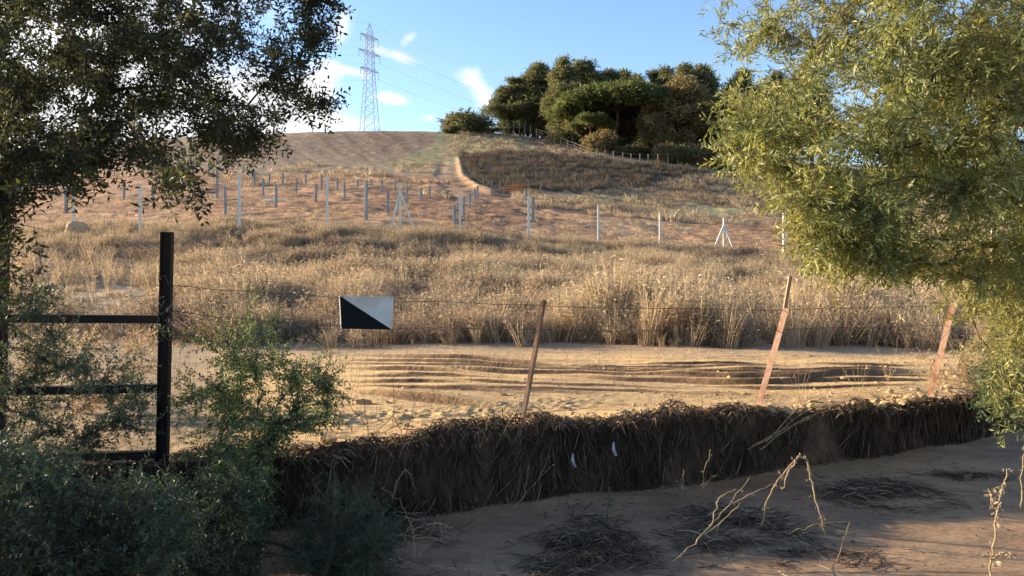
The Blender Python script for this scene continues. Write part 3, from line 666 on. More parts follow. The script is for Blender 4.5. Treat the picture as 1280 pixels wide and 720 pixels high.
class Skel:
    def __init__(s): s.P = []; s.par = []; s.tips = []
    def node(s, p, par): s.P.append(np.array(p, float)); s.par.append(par); return len(s.P)-1
    def limb(s, pts, par=-1, step=.12, jit=.02):
        last = par
        if par < 0: last = s.node(pts[0], -1)
        else: pts = [s.P[par]]+list(pts)
        for a, b in zip(pts[:-1], pts[1:]):
            a, b = np.array(a, float), np.array(b, float); n = max(1, int(np.linalg.norm(b-a)/step))
            for i in range(1, n+1): last = s.node(a+(b-a)*i/n+R.normal(0, jit, 3)*(i < n), last)
        return last
    def near(s, p):
        A = np.array(s.P); return int(np.argmin(((A-np.array(p))**2).sum(1)))
    def grow(s, tips, origin, step=.13, sag=.10, zbias=0.0):
        tips = np.array(tips); o = np.argsort(((tips-np.array(origin))**2).sum(1))
        cap = len(s.P)+len(tips)*40; A = np.zeros((cap, 3)); n = len(s.P); A[:n] = s.P
        for k in o:
            tpt = tips[k]; d = A[:n]-tpt; D = np.sqrt((d**2).sum(1)); D = D*(1+.0*D)
            # prefer joining nodes that lie towards the origin
            j = int(np.argmin(D)); a = A[j]; L = D[j]; m = max(1, int(L/step)); last = j
            dirn = (a-A[s.par[j]]) if s.par[j] >= 0 else np.array([0, 0, 1.])
            nn = np.linalg.norm(dirn)+1e-9; c = a+dirn/nn*L*.35
            for i in range(1, m+1):
                q = i/m; p = (1-q)**2*a+2*q*(1-q)*c+q*q*tpt; p[2] -= sag*L*q*(1-q)*0; p = p+R.normal(0, .012, 3)*(i < m)
                s.P.append(p); s.par.append(last); last = len(s.P)-1; A[n] = p; n += 1
            s.tips.append(last)
    def radii(s, rt, ex=2.3):
        n = len(s.P); acc = np.zeros(n); ch = np.zeros(n, int)
        for i in range(n):
            if s.par[i] >= 0: ch[s.par[i]] += 1
        for i in range(n-1, -1, -1):
            if ch[i] == 0: acc[i] += rt**ex
            if s.par[i] >= 0: acc[s.par[i]] += acc[i]
        return acc**(1/ex)
    def mesh(s, rt, rmax=9, n=5, ex=2.3, sides_small=3):
        r = np.minimum(s.radii(rt, ex), rmax); P = np.array(s.P); par = np.array(s.par); i = np.where(par >= 0)[0]
        big = r[i] > rt*4; Vs, Fs, off = [], [], 0
        for m_, sd_ in ((big, n+2), (~big, sides_small)):
            k = i[m_]
            if not len(k): continue
            a = P[par[k]]; b = P[k]; ra = np.minimum(r[par[k]], r[k]*1.35)
            V, F = tubes(np.stack([a-(b-a)*.06, b+(b-a)*.06], 1), np.stack([ra, r[k]], 1), sd_)
            Vs.append(V); Fs.append(F+off); off += len(V)
        return np.concatenate(Vs), np.concatenate(Fs)
    def twig_sites(s, per, back=4, spread=.8, gravity=0.):
        P = np.array(s.P); out_p, out_d = [], []
        for tp_ in s.tips:
            chain = [tp_]
            for _ in range(back):
                q = s.par[chain[-1]]
                if q < 0: break
                chain.append(q)
            for _ in range(per):
                k = R.integers(0, max(1, len(chain)-1)); a = P[chain[k]]; b = P[chain[min(k+1, len(chain)-1)]]; d = a-b; d /= np.linalg.norm(d)+1e-9
                dd = d+R.normal(0, spread, 3); dd[2] -= gravity; dd /= np.linalg.norm(dd)+1e-9
                out_p.append(a+(b-a)*R.random()); out_d.append(dd)
        return np.array(out_p), np.array(out_d)
def sample_poly(polys, n, dmin, dmax, dens=None, noise=None):
    """points in 3-D whose sight lines fall in outlines (photo px), between two depths; polys: list of (poly, weight, dmin, dmax)"""
    out_ = []
    ws = np.array([p[1] for p in polys], float); ws /= ws.sum()
    for (poly, w, a, b), k in zip(polys, np.random.default_rng(3).multinomial(n, ws)):
        poly = np.array(poly, float); lo, hi = poly.min(0), poly.max(0); got = 0
        while got < k:
            q = R.uniform(lo, hi, (k*3, 2)); ins = np.zeros(len(q), bool)
            for (x1, y1), (x2, y2) in zip(poly, np.roll(poly, -1, 0)):
                if y1 != y2: ins ^= ((y1 > q[:, 1]) != (y2 > q[:, 1])) & (q[:, 0] < (x2-x1)*(q[:, 1]-y1)/(y2-y1)+x1)
            q = q[ins]
            if noise: q = q[fbm(q[:, 0]*noise, q[:, 1]*noise, 3, int(w*10)+7) > R.uniform(.12, .62, len(q))]
            q = q[:k-got]; d = R.uniform(a, b, len(q)); got += len(q)
            out_.append(np.stack([(q[:, 0]-640)/FPX*d, d, EYE+(HOR-q[:, 1])/FPX*d], -1))
    return np.concatenate(out_)
def make_plant(name, base, sk, leafmat, barkmat, variants, sites, scl, rt, label, cat, rmax=.2, group=None, trunkname='trunk', crownname='crown', leafy=True):
    root = empty(name, base, label, cat, group)
    V, F = sk.mesh(rt, rmax); o = mesh_np(trunkname, V, F, barkmat, root, smooth=True)
    if leafy:
        p, d = sites; sc_ = scl*R.uniform(.75, 1.2, len(p))
        V, F, r_ = place(variants, p, d, sc_)
        # the twig carrying each spray
        n = len(p); L = variants[0][0][:, 0].max()*.8
        o = mesh_np(crownname, V, F, leafmat, root, attrs={'rnd': r_}); o['kind'] = 'stuff'
        Vt, Ft = tubes(np.stack([p-d*.01, p+d*(sc_*L)[:, None]], 1), np.stack([np.full(n, rt*.8), np.full(n, rt*.3)], 1), 3)
        o2 = mesh_np('twigs', Vt, Ft, barkmat, root); o2['kind'] = 'stuff'
    return root
ol_v = [sprig(16, .19, .0155, .056, .55, pair=True) for _ in range(5)]
pa_v = [sprig(17, .25, .0125, .080, .8, droop=.25) for _ in range(6)]
sh_v = [sprig(20, .15, .0085, .030, .6) for _ in range(5)]

# --- left olive tree: branches reach in from the trunk outside the frame
sk = Skel(); base = (-4.9, 4.6, .05)
t0 = sk.limb([(-4.9, 4.6, -.1), (-4.8, 4.65, .8), (-4.6, 4.7, 1.7), (-4.3, 4.8, 2.3)], jit=.01)
for pts in ([(-3.8, 4.9, 2.7), (-3.0, 5.0, 2.95), (-2.2, 5.1, 2.9), (-1.7, 5.2, 2.75)], [(-4.0, 5.1, 3.0), (-3.3, 5.4, 3.6), (-2.4, 5.5, 4.0)], [(-4.4, 4.2, 2.8), (-3.7, 3.9, 3.3), (-2.8, 3.8, 3.5)],
            [(-4.8, 5.3, 3.1), (-5.0, 6.0, 3.8), (-5.3, 6.8, 4.2)], [(-3.9, 4.6, 2.4), (-3.2, 4.4, 2.45), (-2.5, 4.3, 2.35)], [(-5.2, 4.4, 3.1), (-6.0, 4.1, 3.7), (-6.8, 4.0, 4.1)], [(-4.6, 5.0, 3.3), (-4.5, 5.2, 4.3), (-4.4, 5.3, 5.0)], [(-4.2, 5.2, 2.5), (-3.7, 5.8, 2.6), (-3.1, 6.2, 2.5)]):
    sk.limb(pts, t0)
polys = [([(-60, -60), (398, -60), (405, 15), (412, 40), (385, 70), (372, 100), (385, 125), (372, 145), (330, 160), (250, 158), (185, 158), (160, 195), (90, 220), (-60, 250)], 5.0, 4.0, 6.4),
         ([(-60, -60), (270, -60), (290, 60), (260, 120), (180, 170), (150, 220), (-60, 250)], 4.0, 4.0, 6.4),
         ([(385, -30), (425, 0), (418, 45), (395, 55), (370, 20)], .35, 4.8, 5.4), ([(365, 115), (425, 122), (420, 135), (390, 142), (360, 140)], .22, 4.8, 5.3),
         ([(250, 158), (365, 160), (345, 182), (300, 202), (268, 195), (255, 175)], .42, 4.6, 5.6),
         ([(60, 165), (190, 165), (225, 180), (225, 195), (185, 208), (155, 235), (105, 238), (40, 260), (-60, 280), (-60, 180)], 1.25, 3.8, 5.2),
         ([(190, 205), (255, 215), (268, 236), (258, 254), (215, 252), (180, 230)], .12, 3.2, 3.9),
         ([(-60, 260), (60, 260), (40, 320), (20, 400), (-60, 420)], .35, 3.6, 4.6),
         ([(-1300, 100), (-110, 130), (-90, 400), (-1300, 420)], 3.2, 4.3, 6.5),  # low unseen boughs outside the frame, added to shade the mud
         ([(-900, -700), (350, -600), (380, -60), (-60, -60), (-60, 200), (-900, 150)], 4.2, 4.2, 8.0)]
tips = sample_poly(polys, 1560, 0, 0, noise=.04)
sk.grow(tips, t0 and sk.P[t0], step=.16)
p, d = sk.twig_sites(4, 4, .9, .15)
olive = make_plant('olive_tree', base, sk, M['olive'], M['bark'], ol_v, (p, d), np.full(len(p), 1.0), .0022, 'dark backlit olive tree overhanging the black metal gate frame', 'tree', rmax=.17)

# --- right hand tree with narrow pale leaves
sk = Skel(); base = (5.1, 6.2, .05)
t0 = sk.limb([(5.1, 6.2, -.15), (4.95, 6.25, .7), (4.6, 6.2, 1.5), (4.35, 6.2, 2.1)], jit=.015)
for pts in ([at(1195, 200, 6.0), at(1120, 165, 5.8), at(1050, 180, 5.7), at(985, 165, 5.6)], [at(1200, 140, 6.2), at(1100, 90, 6.2), at(1030, 65, 6.1), at(960, 35, 6.0)],
            [at(1180, 330, 5.6), at(1110, 325, 5.3), at(1060, 300, 5.2)], [at(1150, 90, 6.3), at(1060, 20, 6.2), at(960, -30, 6.1)], [at(1260, 60, 6.2), at(1240, -60, 6.3)],
            [at(1230, 240, 5.3), at(1150, 220, 5.0), at(1080, 240, 4.8)], [at(1320, 150, 6.5), at(1400, 60, 6.8)], [at(1300, 240, 6.8), at(1330, 200, 7.6)]):
    sk.limb(pts, t0)
b2 = sk.limb([at(1255, 520, 6.4), at(1240, 440, 6.3), at(1208, 370, 6.2), at(1165, 330, 6.1), at(1110, 315, 6.0)], sk.near((5.05, 6.2, .1)))
sk.limb([at(1290, 330, 5.6), at(1310, 180, 5.6)], sk.near((4.9, 6.2, .8)))
polys = [([(1000, 60), (1100, -60), (1500, -60), (1500, 300), (1200, 300), (1120, 290), (1040, 250), (975, 200), (950, 140)], 6.5, 4.6, 7.0), ([(1090, 40), (1290, 40), (1290, 240), (1080, 220)], 1.8, 5.0, 7.2),
         ([(885, -30), (1080, -60), (1060, 60), (985, 110), (930, 95), (893, 45)], .5, 5.6, 6.5), ([(905, 110), (970, 110), (975, 190), (930, 215), (900, 170)], .5, 5.2, 6.0),
         ([(945, 190), (1060, 220), (1120, 300), (1090, 335), (1020, 320), (985, 260)], 1.2, 4.8, 5.6), ([(1050, 290), (1290, 300), (1290, 385), (1220, 355), (1130, 330)], .8, 5.0, 6.4),
         ([(1225, 370), (1290, 360), (1290, 500), (1250, 500), (1235, 440)], .5, 5.8, 7.0),
         ([(900, -500), (1700, -500), (1700, 300), (1500, 300), (1500, -60), (900, -60)], 2.4, 5.0, 8.0)]
tips = sample_poly(polys, 1900, 0, 0, noise=.035)
sk.grow(tips, sk.P[t0], step=.15)
p, d = sk.twig_sites(5, 5, .75, .55)
make_plant('willow_leaf_tree', base, sk, M['pale'], M['bark'], pa_v, (p, d), np.full(len(p), 1.0), .0022, 'broad sunlit tree with narrow pale green leaves over the bank end', 'tree', rmax=.15)

def shrub(name, base, polys, ntips, leafmat, variants, label, limbs, per=6, scl=1.0, rt=.0018, spread=.7, grav=0., rmax=.03, cat='shrub', bark='bark', noise=.02):
    sk = Skel(); b = sk.node((base[0], base[1], base[2]-.05), -1); t0 = sk.node(base, b)
    for pts in limbs: sk.limb(pts, t0, step=.08, jit=.012)
    sk.grow(sample_poly(polys, ntips, 0, 0, noise=noise), base, step=.10)
    p, d = sk.twig_sites(per, 4, spread, grav)
    return make_plant(name, base, sk, leafmat, M[bark], variants, (p, d), np.full(len(p), scl), rt, label, cat, rmax=rmax, trunkname='stems', crownname='foliage')
# green shrub on the bank right of the gate post
shrub('green_shrub', (-1.62, 5.0, .42), [([(218, 420), (270, 400), (330, 415), (400, 430), (430, 470), (425, 520), (380, 560), (330, 575), (270, 560), (220, 520)], 5, 4.4, 5.4), ([(215, 540), (330, 560), (345, 620), (300, 660), (215, 640)], 1.8, 4.0, 4.8)],
      185, M['green'], sh_v, 'leafy green shrub on the bank between gate post and sign', [[at(290, 520, 4.9), at(262, 470, 4.8)], [at(345, 510, 4.9), at(390, 460, 5.0)], [at(320, 480, 4.7), at(320, 430, 4.7)], [at(275, 590, 4.4), at(255, 640, 4.3)]], per=7, scl=1.1)
# dark shrubs behind and before the gate frame
shrub('grey_shrub', (-2.9, 4.3, .3), [([(-60, 400), (60, 350), (100, 410), (180, 440), (195, 500), (180, 570), (100, 580), (-60, 580)], 4, 4.4, 5.5)],
      260, M['shrub'], sh_v, 'loose grey green shrub growing through the gate rails', [[at(60, 520, 4.2), at(90, 440, 4.2)], [at(20, 480, 4.2), at(0, 400, 4.1)], [at(110, 500, 4.3), at(150, 450, 4.4)]], per=6, scl=1.0)
shrub('dark_shrub', (-2.1, 3.35, .03), [([(-80, 560), (60, 560), (100, 600), (200, 600), (235, 615), (240, 660), (200, 720), (150, 800), (-80, 800)], 6, 2.9, 3.9)],
      360, M['dkgreen'], sh_v, 'dense dark shrub filling the shade below the gate frame', [[at(60, 640, 3.2), at(30, 600, 3.2)], [at(120, 620, 3.3), at(160, 600, 3.4)], [at(180, 680, 3.2), at(210, 640, 3.3)]], per=8, scl=1.05)
shrub('dark_shrub', (-1.02, 4.35, .03), [([(200, 590), (300, 600), (330, 640), (320, 720), (290, 790), (200, 790)], 3, 3.7, 4.4)],
      170, M['dkgreen'], sh_v, 'dark leafy shrub at the foot of the bank under the green shrub', [[at(260, 650, 4.0), at(250, 610, 4.0)], [at(300, 680, 4.0), at(315, 640, 4.1)]], per=7, scl=1.0)
shrub('dark_plant', (-.93, 4.15, .03), [([(380, 640), (430, 605), (480, 640), (490, 700), (450, 740), (380, 730), (360, 690)], 3, 3.9, 4.4)],
      130, M['dkgreen'], [sprig(26, .20, .004, .035, .9) for _ in range(4)], 'dark feathery green plant on the mud at the bank foot', [[at(420, 670, 4.1), at(430, 630, 4.1)]], per=7, scl=.95)
shrub('dry_shrub', (-3.6, 6.6, .45), [([(20, 420), (190, 410), (205, 500), (180, 530), (10, 540)], 3, 6.0, 8.0)], 150, M['straw'], sh_v, 'loose dry twiggy bush behind the gate rails', [[at(100, 480, 6.6), at(120, 440, 6.6)], [at(60, 490, 6.6), at(40, 450, 6.6)]], per=5, scl=1.0, bark='deadstem')
# tall green weeds in front of the grass
for (a, b, dd, lb) in ((312, 348, 5.3, 'taller leafy green weed left of the black and white sign'), (341, 375, 5.35, 'shorter leafy green weed nearest the black and white sign')):
    shrub('green_weed', at(a, 452, dd), [([(a-5, b), (a+7, b), (a+14, 400), (a+10, 430), (a-12, 430), (a-8, 390)], 1, dd-.08, dd+.08)], 15, M['green'], sh_v, lb, [[at(a, 400, dd), at(a+1, b+4, dd)]], per=5, scl=.55, noise=None, rt=.0013, cat='weed')
# undergrowth at the right end
shrub('green_shrub', (4.75, 6.75, .1), [([(1215, 430), (1290, 410), (1290, 530), (1235, 515), (1210, 480)], 3, 6.2, 7.2)],
      60, M['green'], pa_v, 'leafy green undergrowth at the foot of the pale leaved tree', [[at(1240, 500, 6.6), at(1230, 450, 6.6)], [at(1270, 480, 6.5), at(1275, 430, 6.5)]], per=6, scl=.75)
shrub('dry_shrub', (5.1, 8.7, .40), [([(1200, 400), (1270, 390), (1275, 480), (1190, 484)], 3, 8.0, 9.0), ([(1120, 440), (1180, 440), (1180, 470), (1120, 470)], .35, 8.2, 8.8)], 150, M['straw'], sh_v, 'pale dry bush beside the rightmost rusty fence post', [[at(1210, 450, 8.5), at(1200, 430, 8.5)]], per=6, scl=.8, bark='deadstem')

# ------------------------------------------------------------------ near fence
fence = empty('wire_fence', (0, 5.75, .5), 'sagging wire fence with three leaning rusty posts along the bank', 'fence')
def angle_post(a, b, m, f, g, w=.055, name='post'):
    """L section; f and g are the plan directions of its two legs from the corner"""
    a, b = np.array(a), np.array(b); th = .006; f = np.array([*f, 0.]); g = np.array([*g, 0.])
    mb = MB(); v = []; K = 7
    for k in range(K):
        q = k/(K-1); c = a*(1-q)+b*q+(f+g)*.5*w*-.5+np.array([.006*sin(q*3.1), 0, 0])
        for (i, j) in ((0, 0), (w, 0), (w, th), (th, th), (th, w), (0, w)): v.append(c+f*i+g*j)
    fc = []
    for k in range(K-1):
        for i in range(6): fc.append([k*6+i, k*6+(i+1) % 6, k*6+6+(i+1) % 6, k*6+6+i])
    o = (K-1)*6; fc += [[o, o+1, o+2, o+3], [o, o+3, o+4, o+5]]
    mb.add(v, fc); return mb.build(name, m, fence)
FP = [(at(680, 375, 5.8), at(642, 582, 5.62)), (at(981, 385, 6.62), at(936, 540, 6.5)), (at(1190, 378, 7.7), at(1150, 532, 7.55))]
for (a, b), m, f, g, w in zip(FP, (M['post_rust_dark'], M['post_rust'], M['post_rust']), ((-.9, .43), (.80, -.60), (.80, -.60)), ((.75, .66), (.60, .80), (.60, .80)), (.025, .052, .056)):
    o = angle_post(b, a, m, f, g, w)
def wire(pts, name, r=.0016, barb=True, parent=None):
    pts = np.array(pts); s = np.linspace(0, 1, 70); k = np.linspace(0, 1, len(pts))
    P = np.stack([np.interp(s, k, pts[:, i]) for i in range(3)], -1); P[:, 2] += .004*np.sin(s*70); P[:, 2] -= .012*np.abs(np.sin(s*pi*4))
    mb = MB(); V, F = tubes(P[None], np.full((1, 70), r), 4); mb.add(V, F)
    if barb:
        n = 60; q = np.linspace(.01, .99, n); B = np.stack([np.interp(q, s, P[:, i]) for i in range(3)], -1); e = R.normal(0, .009, (n, 3))
        V, F = tubes(np.stack([B-e, B+e], 1), np.full((n, 2), r*.8), 3); mb.add(V, F)
    return mb.build(name, M['wire'], parent)
tw = [at(214, 357, 5.05), at(330, 363, 5.2), at(425, 372, 5.42), at(490, 375, 5.5), at(679, 381, 5.8), at(980, 387, 6.62), at(1189, 381, 7.7), at(1300, 383, 8.4)]
lw_ = [at(214, 389, 5.05), at(330, 399, 5.2), at(425, 407, 5.42), at(490, 409, 5.5), at(674, 411, 5.8), at(973, 412, 6.6), at(1184, 405, 7.68), at(1300, 404, 8.4)]
wire(tw, 'wire', parent=fence, r=.003); wire(lw_, 'wire', parent=fence, r=.003)
# netting: verticals and horizontals hanging from the lower wire, sagging
mb = MB(); LW = np.array(lw_); s = np.linspace(0, 1, 62); kk = np.linspace(0, 1, len(LW))
T_ = np.stack([np.interp(s, kk, LW[:, i]) for i in range(3)], -1)
G = sand_at(T_[:, 0], np.maximum(T_[:, 1], wall_y(T_[:, 0])+.02))
q = np.linspace(0, 1, 7)[None, :, None]; Bt = T_.copy(); Bt[:, 2] = G-.02; Bt[:, 0] -= .10
P = T_[:, None]*(1-q)+Bt[:, None]*q; P += R.normal(0, .006, P.shape); P[..., 0] += .02*np.sin(q[..., 0]*4+s[:, None]*60)
V, F = tubes(P, np.full(P.shape[:2], .0009), 3); mb.add(V, F)
for i in (2, 4): V, F = tubes(P[None, :, i], np.full((1, 62), .0008), 3); mb.add(V, F)
mb.build('netting', M['mesh'], fence)['kind'] = 'stuff'

# --- black and white sign hung on the wires
sg = empty('marker_sign', at(458, 391, 5.42), 'black and white diagonally split rectangular metal sign hung on the fence wires', 'sign')
A, B_, C_, D_ = at(425, 370, 5.40), at(492, 371, 5.46), at(490, 412, 5.46), at(427, 411, 5.40)
A, B_, C_, D_ = map(np.array, (A, B_, C_, D_)); back = np.array([-.012, .035, 0]); thn = np.array([0, .004, 0])
mb = MB(); mb.add([A, D_, C_, A+thn, D_+thn, C_+thn], [[0, 3, 4, 1], [1, 4, 5, 2]], [[0, 1, 2], [3, 5, 4]]); mb.build('black_half', M['signblack'], sg)
mb = MB(); mb.add([A, C_, B_, A+thn, C_+thn, B_+thn], [[1, 4, 5, 2], [2, 5, 3, 0]], [[0, 1, 2], [3, 5, 4]]); mb.build('white_half', M['signwhite'], sg)
mb = MB(); z3 = np.array([0, .003, 0])
mb.add([A-(.003, 0, 0), D_-(.003, 0, 0), D_-(.003, 0, 0)+back, A-(.003, 0, 0)+back, A+(.001, 0, 0), D_+(.001, 0, 0), D_+back, A+back], [[0, 1, 2, 3], [4, 7, 6, 5], [0, 4, 5, 1], [0, 3, 7, 4]])
mb.build('folded_edge', M['steel'], sg)
for p0 in (A+(.02, -.004, -.012), B_+(-.02, -.004, -.012)):
    MB().tube([p0, p0+(0, .02, .012)], .004, 5).build('tie_wire', M['wire'], sg)

# --- black gate frame of channel posts and rails
gf = empty('gate_frame', (-2.26, 5.0, .45), 'black painted metal gate frame of two posts and three rails', 'gate')
def chan(a, b, w, dep, th=.008):
    """H section post seen from the front: two flanges and a web"""
    mb = MB(); a, b = np.array(a), np.array(b)
    for sx in (-1, 1): mb.box(a+(sx*(w/2-.004), 0, 0), b+(sx*(w/2-.004), 0, 0), dep, .008, up=(1, 0, 0))
    mb.box(a+(0, dep*.2, 0), b+(0, dep*.2, 0), th, w-.016, up=(1, 0, 0)); return mb
chan(at(202, 622, 5.0), at(209, 290, 5.0), .072, .045).build('post', M['black'], gf)
chan(at(-4, 620, 4.92), at(4, 262, 4.92), .072, .045).build('post', M['black'], gf)
for (ya, yb, x1) in ((398, 399, 200), (489, 485, 198), (574, 568, 196)):
    MB().box(at(8, ya, 4.96), at(x1+1, yb, 5.0), .05, .052).build('rail', M['black'], gf)
P = []
for i in range(26):
    c = np.array(at(207+R.normal(0, 5), 400+R.normal(0, 14), 4.93)); P.append(c[None]+np.cumsum(R.normal(0, .018, (6, 3)), 0))
V, F = tubes(np.array(P), np.full((26, 6), .0014), 3); o = mesh_np('wire_tangle', V, F, M['mesh'], gf); o['kind'] = 'stuff'

# --- small wooden stake behind the fence
MB().box(at(975, 420, 8.6), at(988, 345, 8.6), .035, .035, up=(0, 1, 0)).build('wooden_stake', M['wood'])
setp(bpy.data.objects['wooden_stake'], 'thin pale wooden stake leaning in the grass above the middle right post', 'stake')

# ------------------------------------------------------------------ weeds in the foreground
def weed(name, label, lines, r=.004, mtl='deadstem', bits=0, bitsize=.012, cat='weed', leafmat=None):
    base = lines[0][0]; root = empty(name, base, label, cat)
    mb = MB(); allp = []
    for ln in lines:
        ln = np.array(ln); K = max(6, 4*len(ln)); s = np.linspace(0, 1, K); k = np.linspace(0, 1, len(ln))
        P = np.stack([np.interp(s, k, ln[:, i]) for i in range(3)], -1)+R.normal(0, .0035, (K, 3)); P[0] = ln[0]
        rr = np.linspace(r, r*.45, K); V, F = tubes(P[None], rr[None], 5); mb.add(V, F); allp.append(P)
    mb.build('stalk', M[mtl], root, smooth=True)
    if bits:
        A = np.concatenate(allp)[3:]; c = A[R.integers(0, len(A), bits)]+R.normal(0, .006, (bits, 3)); dd = R.normal(0, 1, (bits, 3)); dd[:, 2] -= .5
        v = [sprig(3, bitsize, bitsize*.45, bitsize*1.6, .8) for _ in range(4)]
        V, F, rn = place(v, c, dd, R.uniform(.6, 1.6, bits)); mesh_np('dry_leaves', V, F, leafmat or M['straw'], root, attrs={'rnd': rn})['kind'] = 'stuff'
    return root
D = 4.75
g0 = lambda px_, py_: at(px_, py_, EYE*FPX/(py_-HOR))
weed('broken_weed', 'dead weed with a snapped stalk bent over above the straw heap', [[g0(950, 662), at(958, 630, 5.0), at(972, 600, 4.98), at(999, 570, 4.95)], [at(999, 570, 4.95), at(1009, 573, 4.93), at(1015, 607, 4.9), at(1025, 642, 4.85), at(1031, 668, 4.85)], [at(999, 570, 4.95), at(985, 590, 4.9), at(978, 612, 4.9)]], .007, bits=60)
weed('dry_stalk', 'long pale bare stalk leaning right across the straw heap', [[g0(838, 704), at(867, 681, 4.5), at(890, 655, 4.6), at(912, 630, 4.7), at(937, 598, 4.8)], [at(912, 630, 4.7), at(940, 617, 4.75), at(968, 605, 4.8)], [at(880, 668, 4.55), at(905, 650, 4.6), at(925, 628, 4.6)], [at(890, 655, 4.6), at(900, 620, 4.7), at(920, 612, 4.7)]], .0045, bits=16, bitsize=.008)
weed('pale_stalk', 'pale dead stalk with papery leaves standing on mud below the right tree', [[g0(1238, 724), at(1239, 700, 4.3), at(1243, 673, 4.3), at(1247, 634, 4.3), at(1254, 610, 4.3), at(1260, 586, 4.3)], [at(1241, 700, 4.3), at(1252, 690, 4.3), at(1262, 692, 4.3)], [at(1247, 640, 4.3), at(1239, 625, 4.3), at(1236, 610, 4.3)]], .006, bits=60, bitsize=.02)
weed('pale_stalk', 'pale dead stalk at the picture edge beneath the right tree', [[g0(1276, 640), at(1277, 600, 5.4), at(1279, 570, 5.4), at(1283, 545, 5.4)]], .005, bits=16)
weed('dry_stalk', 'thin dry stalk standing before the bank right of the middle post', [[g0(877, 634), at(878, 612, 5.3), at(880, 590, 5.3), at(889, 561, 5.3)], [at(878, 610, 5.3), at(886, 600, 5.3), at(893, 594, 5.3)]], .003, bits=14, bitsize=.008)
weed('dry_stalk', 'short dry stalk with tiny heads standing just left of its neighbour before the bank', [[g0(854, 640), at(853, 610, 5.2), at(855, 585, 5.2)], [at(853, 612, 5.2), at(846, 600, 5.2)]], .0025, bits=12, bitsize=.007)
weed('forked_stalk', 'forked straw stalk leaning on the bank right of the middle post', [[g0(640, 640), at(655, 620, 5.45), at(672, 600, 5.4), at(687, 571, 5.35)], [at(672, 600, 5.4), at(690, 582, 5.35)], [at(655, 622, 5.45), at(660, 590, 5.4), at(660, 582, 5.4)]], .003, bits=10, bitsize=.01)
weed('bent_stalk', 'straw stalk bent double above the dark feathery plant', [[g0(489, 640), at(492, 615, 4.9), at(499, 597, 4.9), at(508, 586, 4.9), at(514, 597, 4.9), at(519, 612, 4.9)]], .0035)
weed('green_sprout', 'single green leafy sprout standing on the mud before the bank', [[g0(760, 668), at(760, 640, 4.95), at(762, 622, 4.95), at(762, 607, 4.95)]], .003, 'green', bits=45, bitsize=.011, leafmat=M['green'])
weed('thin_stem', 'thin dark upright stem on open mud, the taller of two', [[g0(586, 720), at(587, 690, 4.4), at(587, 641, 4.4)]], .002, 'darkstem')
weed('thin_stem', 'thin dark curved stem on open mud, the shorter of two', [[g0(600, 722), at(604, 690, 4.4), at(609, 655, 4.4)]], .002, 'darkstem')
weed('long_straw', 'bundle of long pale straws slanting across the bank crest', [[at(935, 562, 6.2), at(968, 545, 6.25), at(1005, 515, 6.4), at(1042, 483, 6.5)], [at(950, 562, 6.2), at(990, 532, 6.3), at(1050, 500, 6.5)], [at(958, 552, 6.2), at(1000, 505, 6.4), at(1030, 492, 6.45)], [at(940, 557, 6.2), at(1000, 528, 6.35), at(1035, 512, 6.45)]], .0035)
weed('bare_twigs', 'bare branching dead twigs on the bank edge left of the middle post', [[at(462, 548, 5.2), at(458, 520, 5.2), at(452, 492, 5.2)], [at(462, 548, 5.2), at(480, 530, 5.2), at(505, 505, 5.2)], [at(462, 548, 5.2), at(500, 530, 5.2), at(540, 508, 5.2)], [at(505, 548, 5.2), at(520, 500, 5.2), at(545, 485, 5.2)], [at(460, 535, 5.2), at(440, 510, 5.2), at(428, 492, 5.2)], [at(505, 548, 5.2), at(492, 520, 5.2), at(492, 470, 5.2)]], .0028, 'darkstem', bits=30, bitsize=.012, leafmat=M['brush'])
weed('bare_twigs', 'fine bare twigs rising from the bank just before the middle post', [[at(600, 560, 5.4), at(612, 520, 5.4), at(624, 480, 5.4), at(625, 455, 5.4)], [at(600, 560, 5.4), at(596, 520, 5.4), at(590, 500, 5.4)], [at(620, 560, 5.4), at(640, 520, 5.4), at(652, 490, 5.4)]], .002, 'deadstem', bits=10, bitsize=.01)
for i, (qx, qy, lb) in enumerate([(1000, 505, 'between the two right posts'), (1075, 500, 'beside the rightmost post'), (1110, 478, 'at the foot of the rightmost post')]):
    ls = []
    dd = 7.0+i*.3
    for k in range(7):
        a = R.uniform(-1, 1); ls.append([at(qx, qy, dd), at(qx+a*14, qy-22, dd+R.normal(0, .1)), at(qx+a*34, qy-38-R.uniform(0, 22), dd+R.normal(0, .15))])
    weed('dry_weed', 'wiry pale dry weed on the sand edge '+lb, ls, .002, bits=25, bitsize=.009)
n = 420; cx = np.array([2.15, 2.35, 3.3, 3.6, 3.95, 1.2, -.6]); x = cx[R.integers(0, 7, n)]+R.normal(0, .14, n); y = wall_y(x)+np.abs(R.normal(0, .13, n))
clods(n, x, y, R.gamma(2.5, .007, n)+.006, sand_at(x, y)+R.random(n)*.035*np.exp(-(y-wall_y(x))*5), 'crest_clods', M['stone'], 'heaped sunlit clods of sand along the lip of the bank')
n = 2600; x = R.uniform(-2.5, 5.5, n); y = R.uniform(3.4, 8.0, n); k = (y < wall_y(x)-.12) & (fbm(x*1.5, y*2, 3, 401) > R.uniform(.3, .62, n)); x, y = x[k], y[k]; n = len(x)
l = R.gamma(2, .014, n)+.01; a = R.normal(-.2, .8, n); s = np.linspace(-.5, .5, 4)[None]
P = np.stack([x[:, None]+l[:, None]*np.cos(a)[:, None]*s, y[:, None]+l[:, None]*np.sin(a)[:, None]*s, 0*s+R.normal(0, .002, (n, 1))+x[:, None]*0], -1); P[..., 1] += (l*R.normal(0, .4, n))[:, None]*s**2
P[..., 2] += mud_z(P[..., 0], P[..., 1])+.004
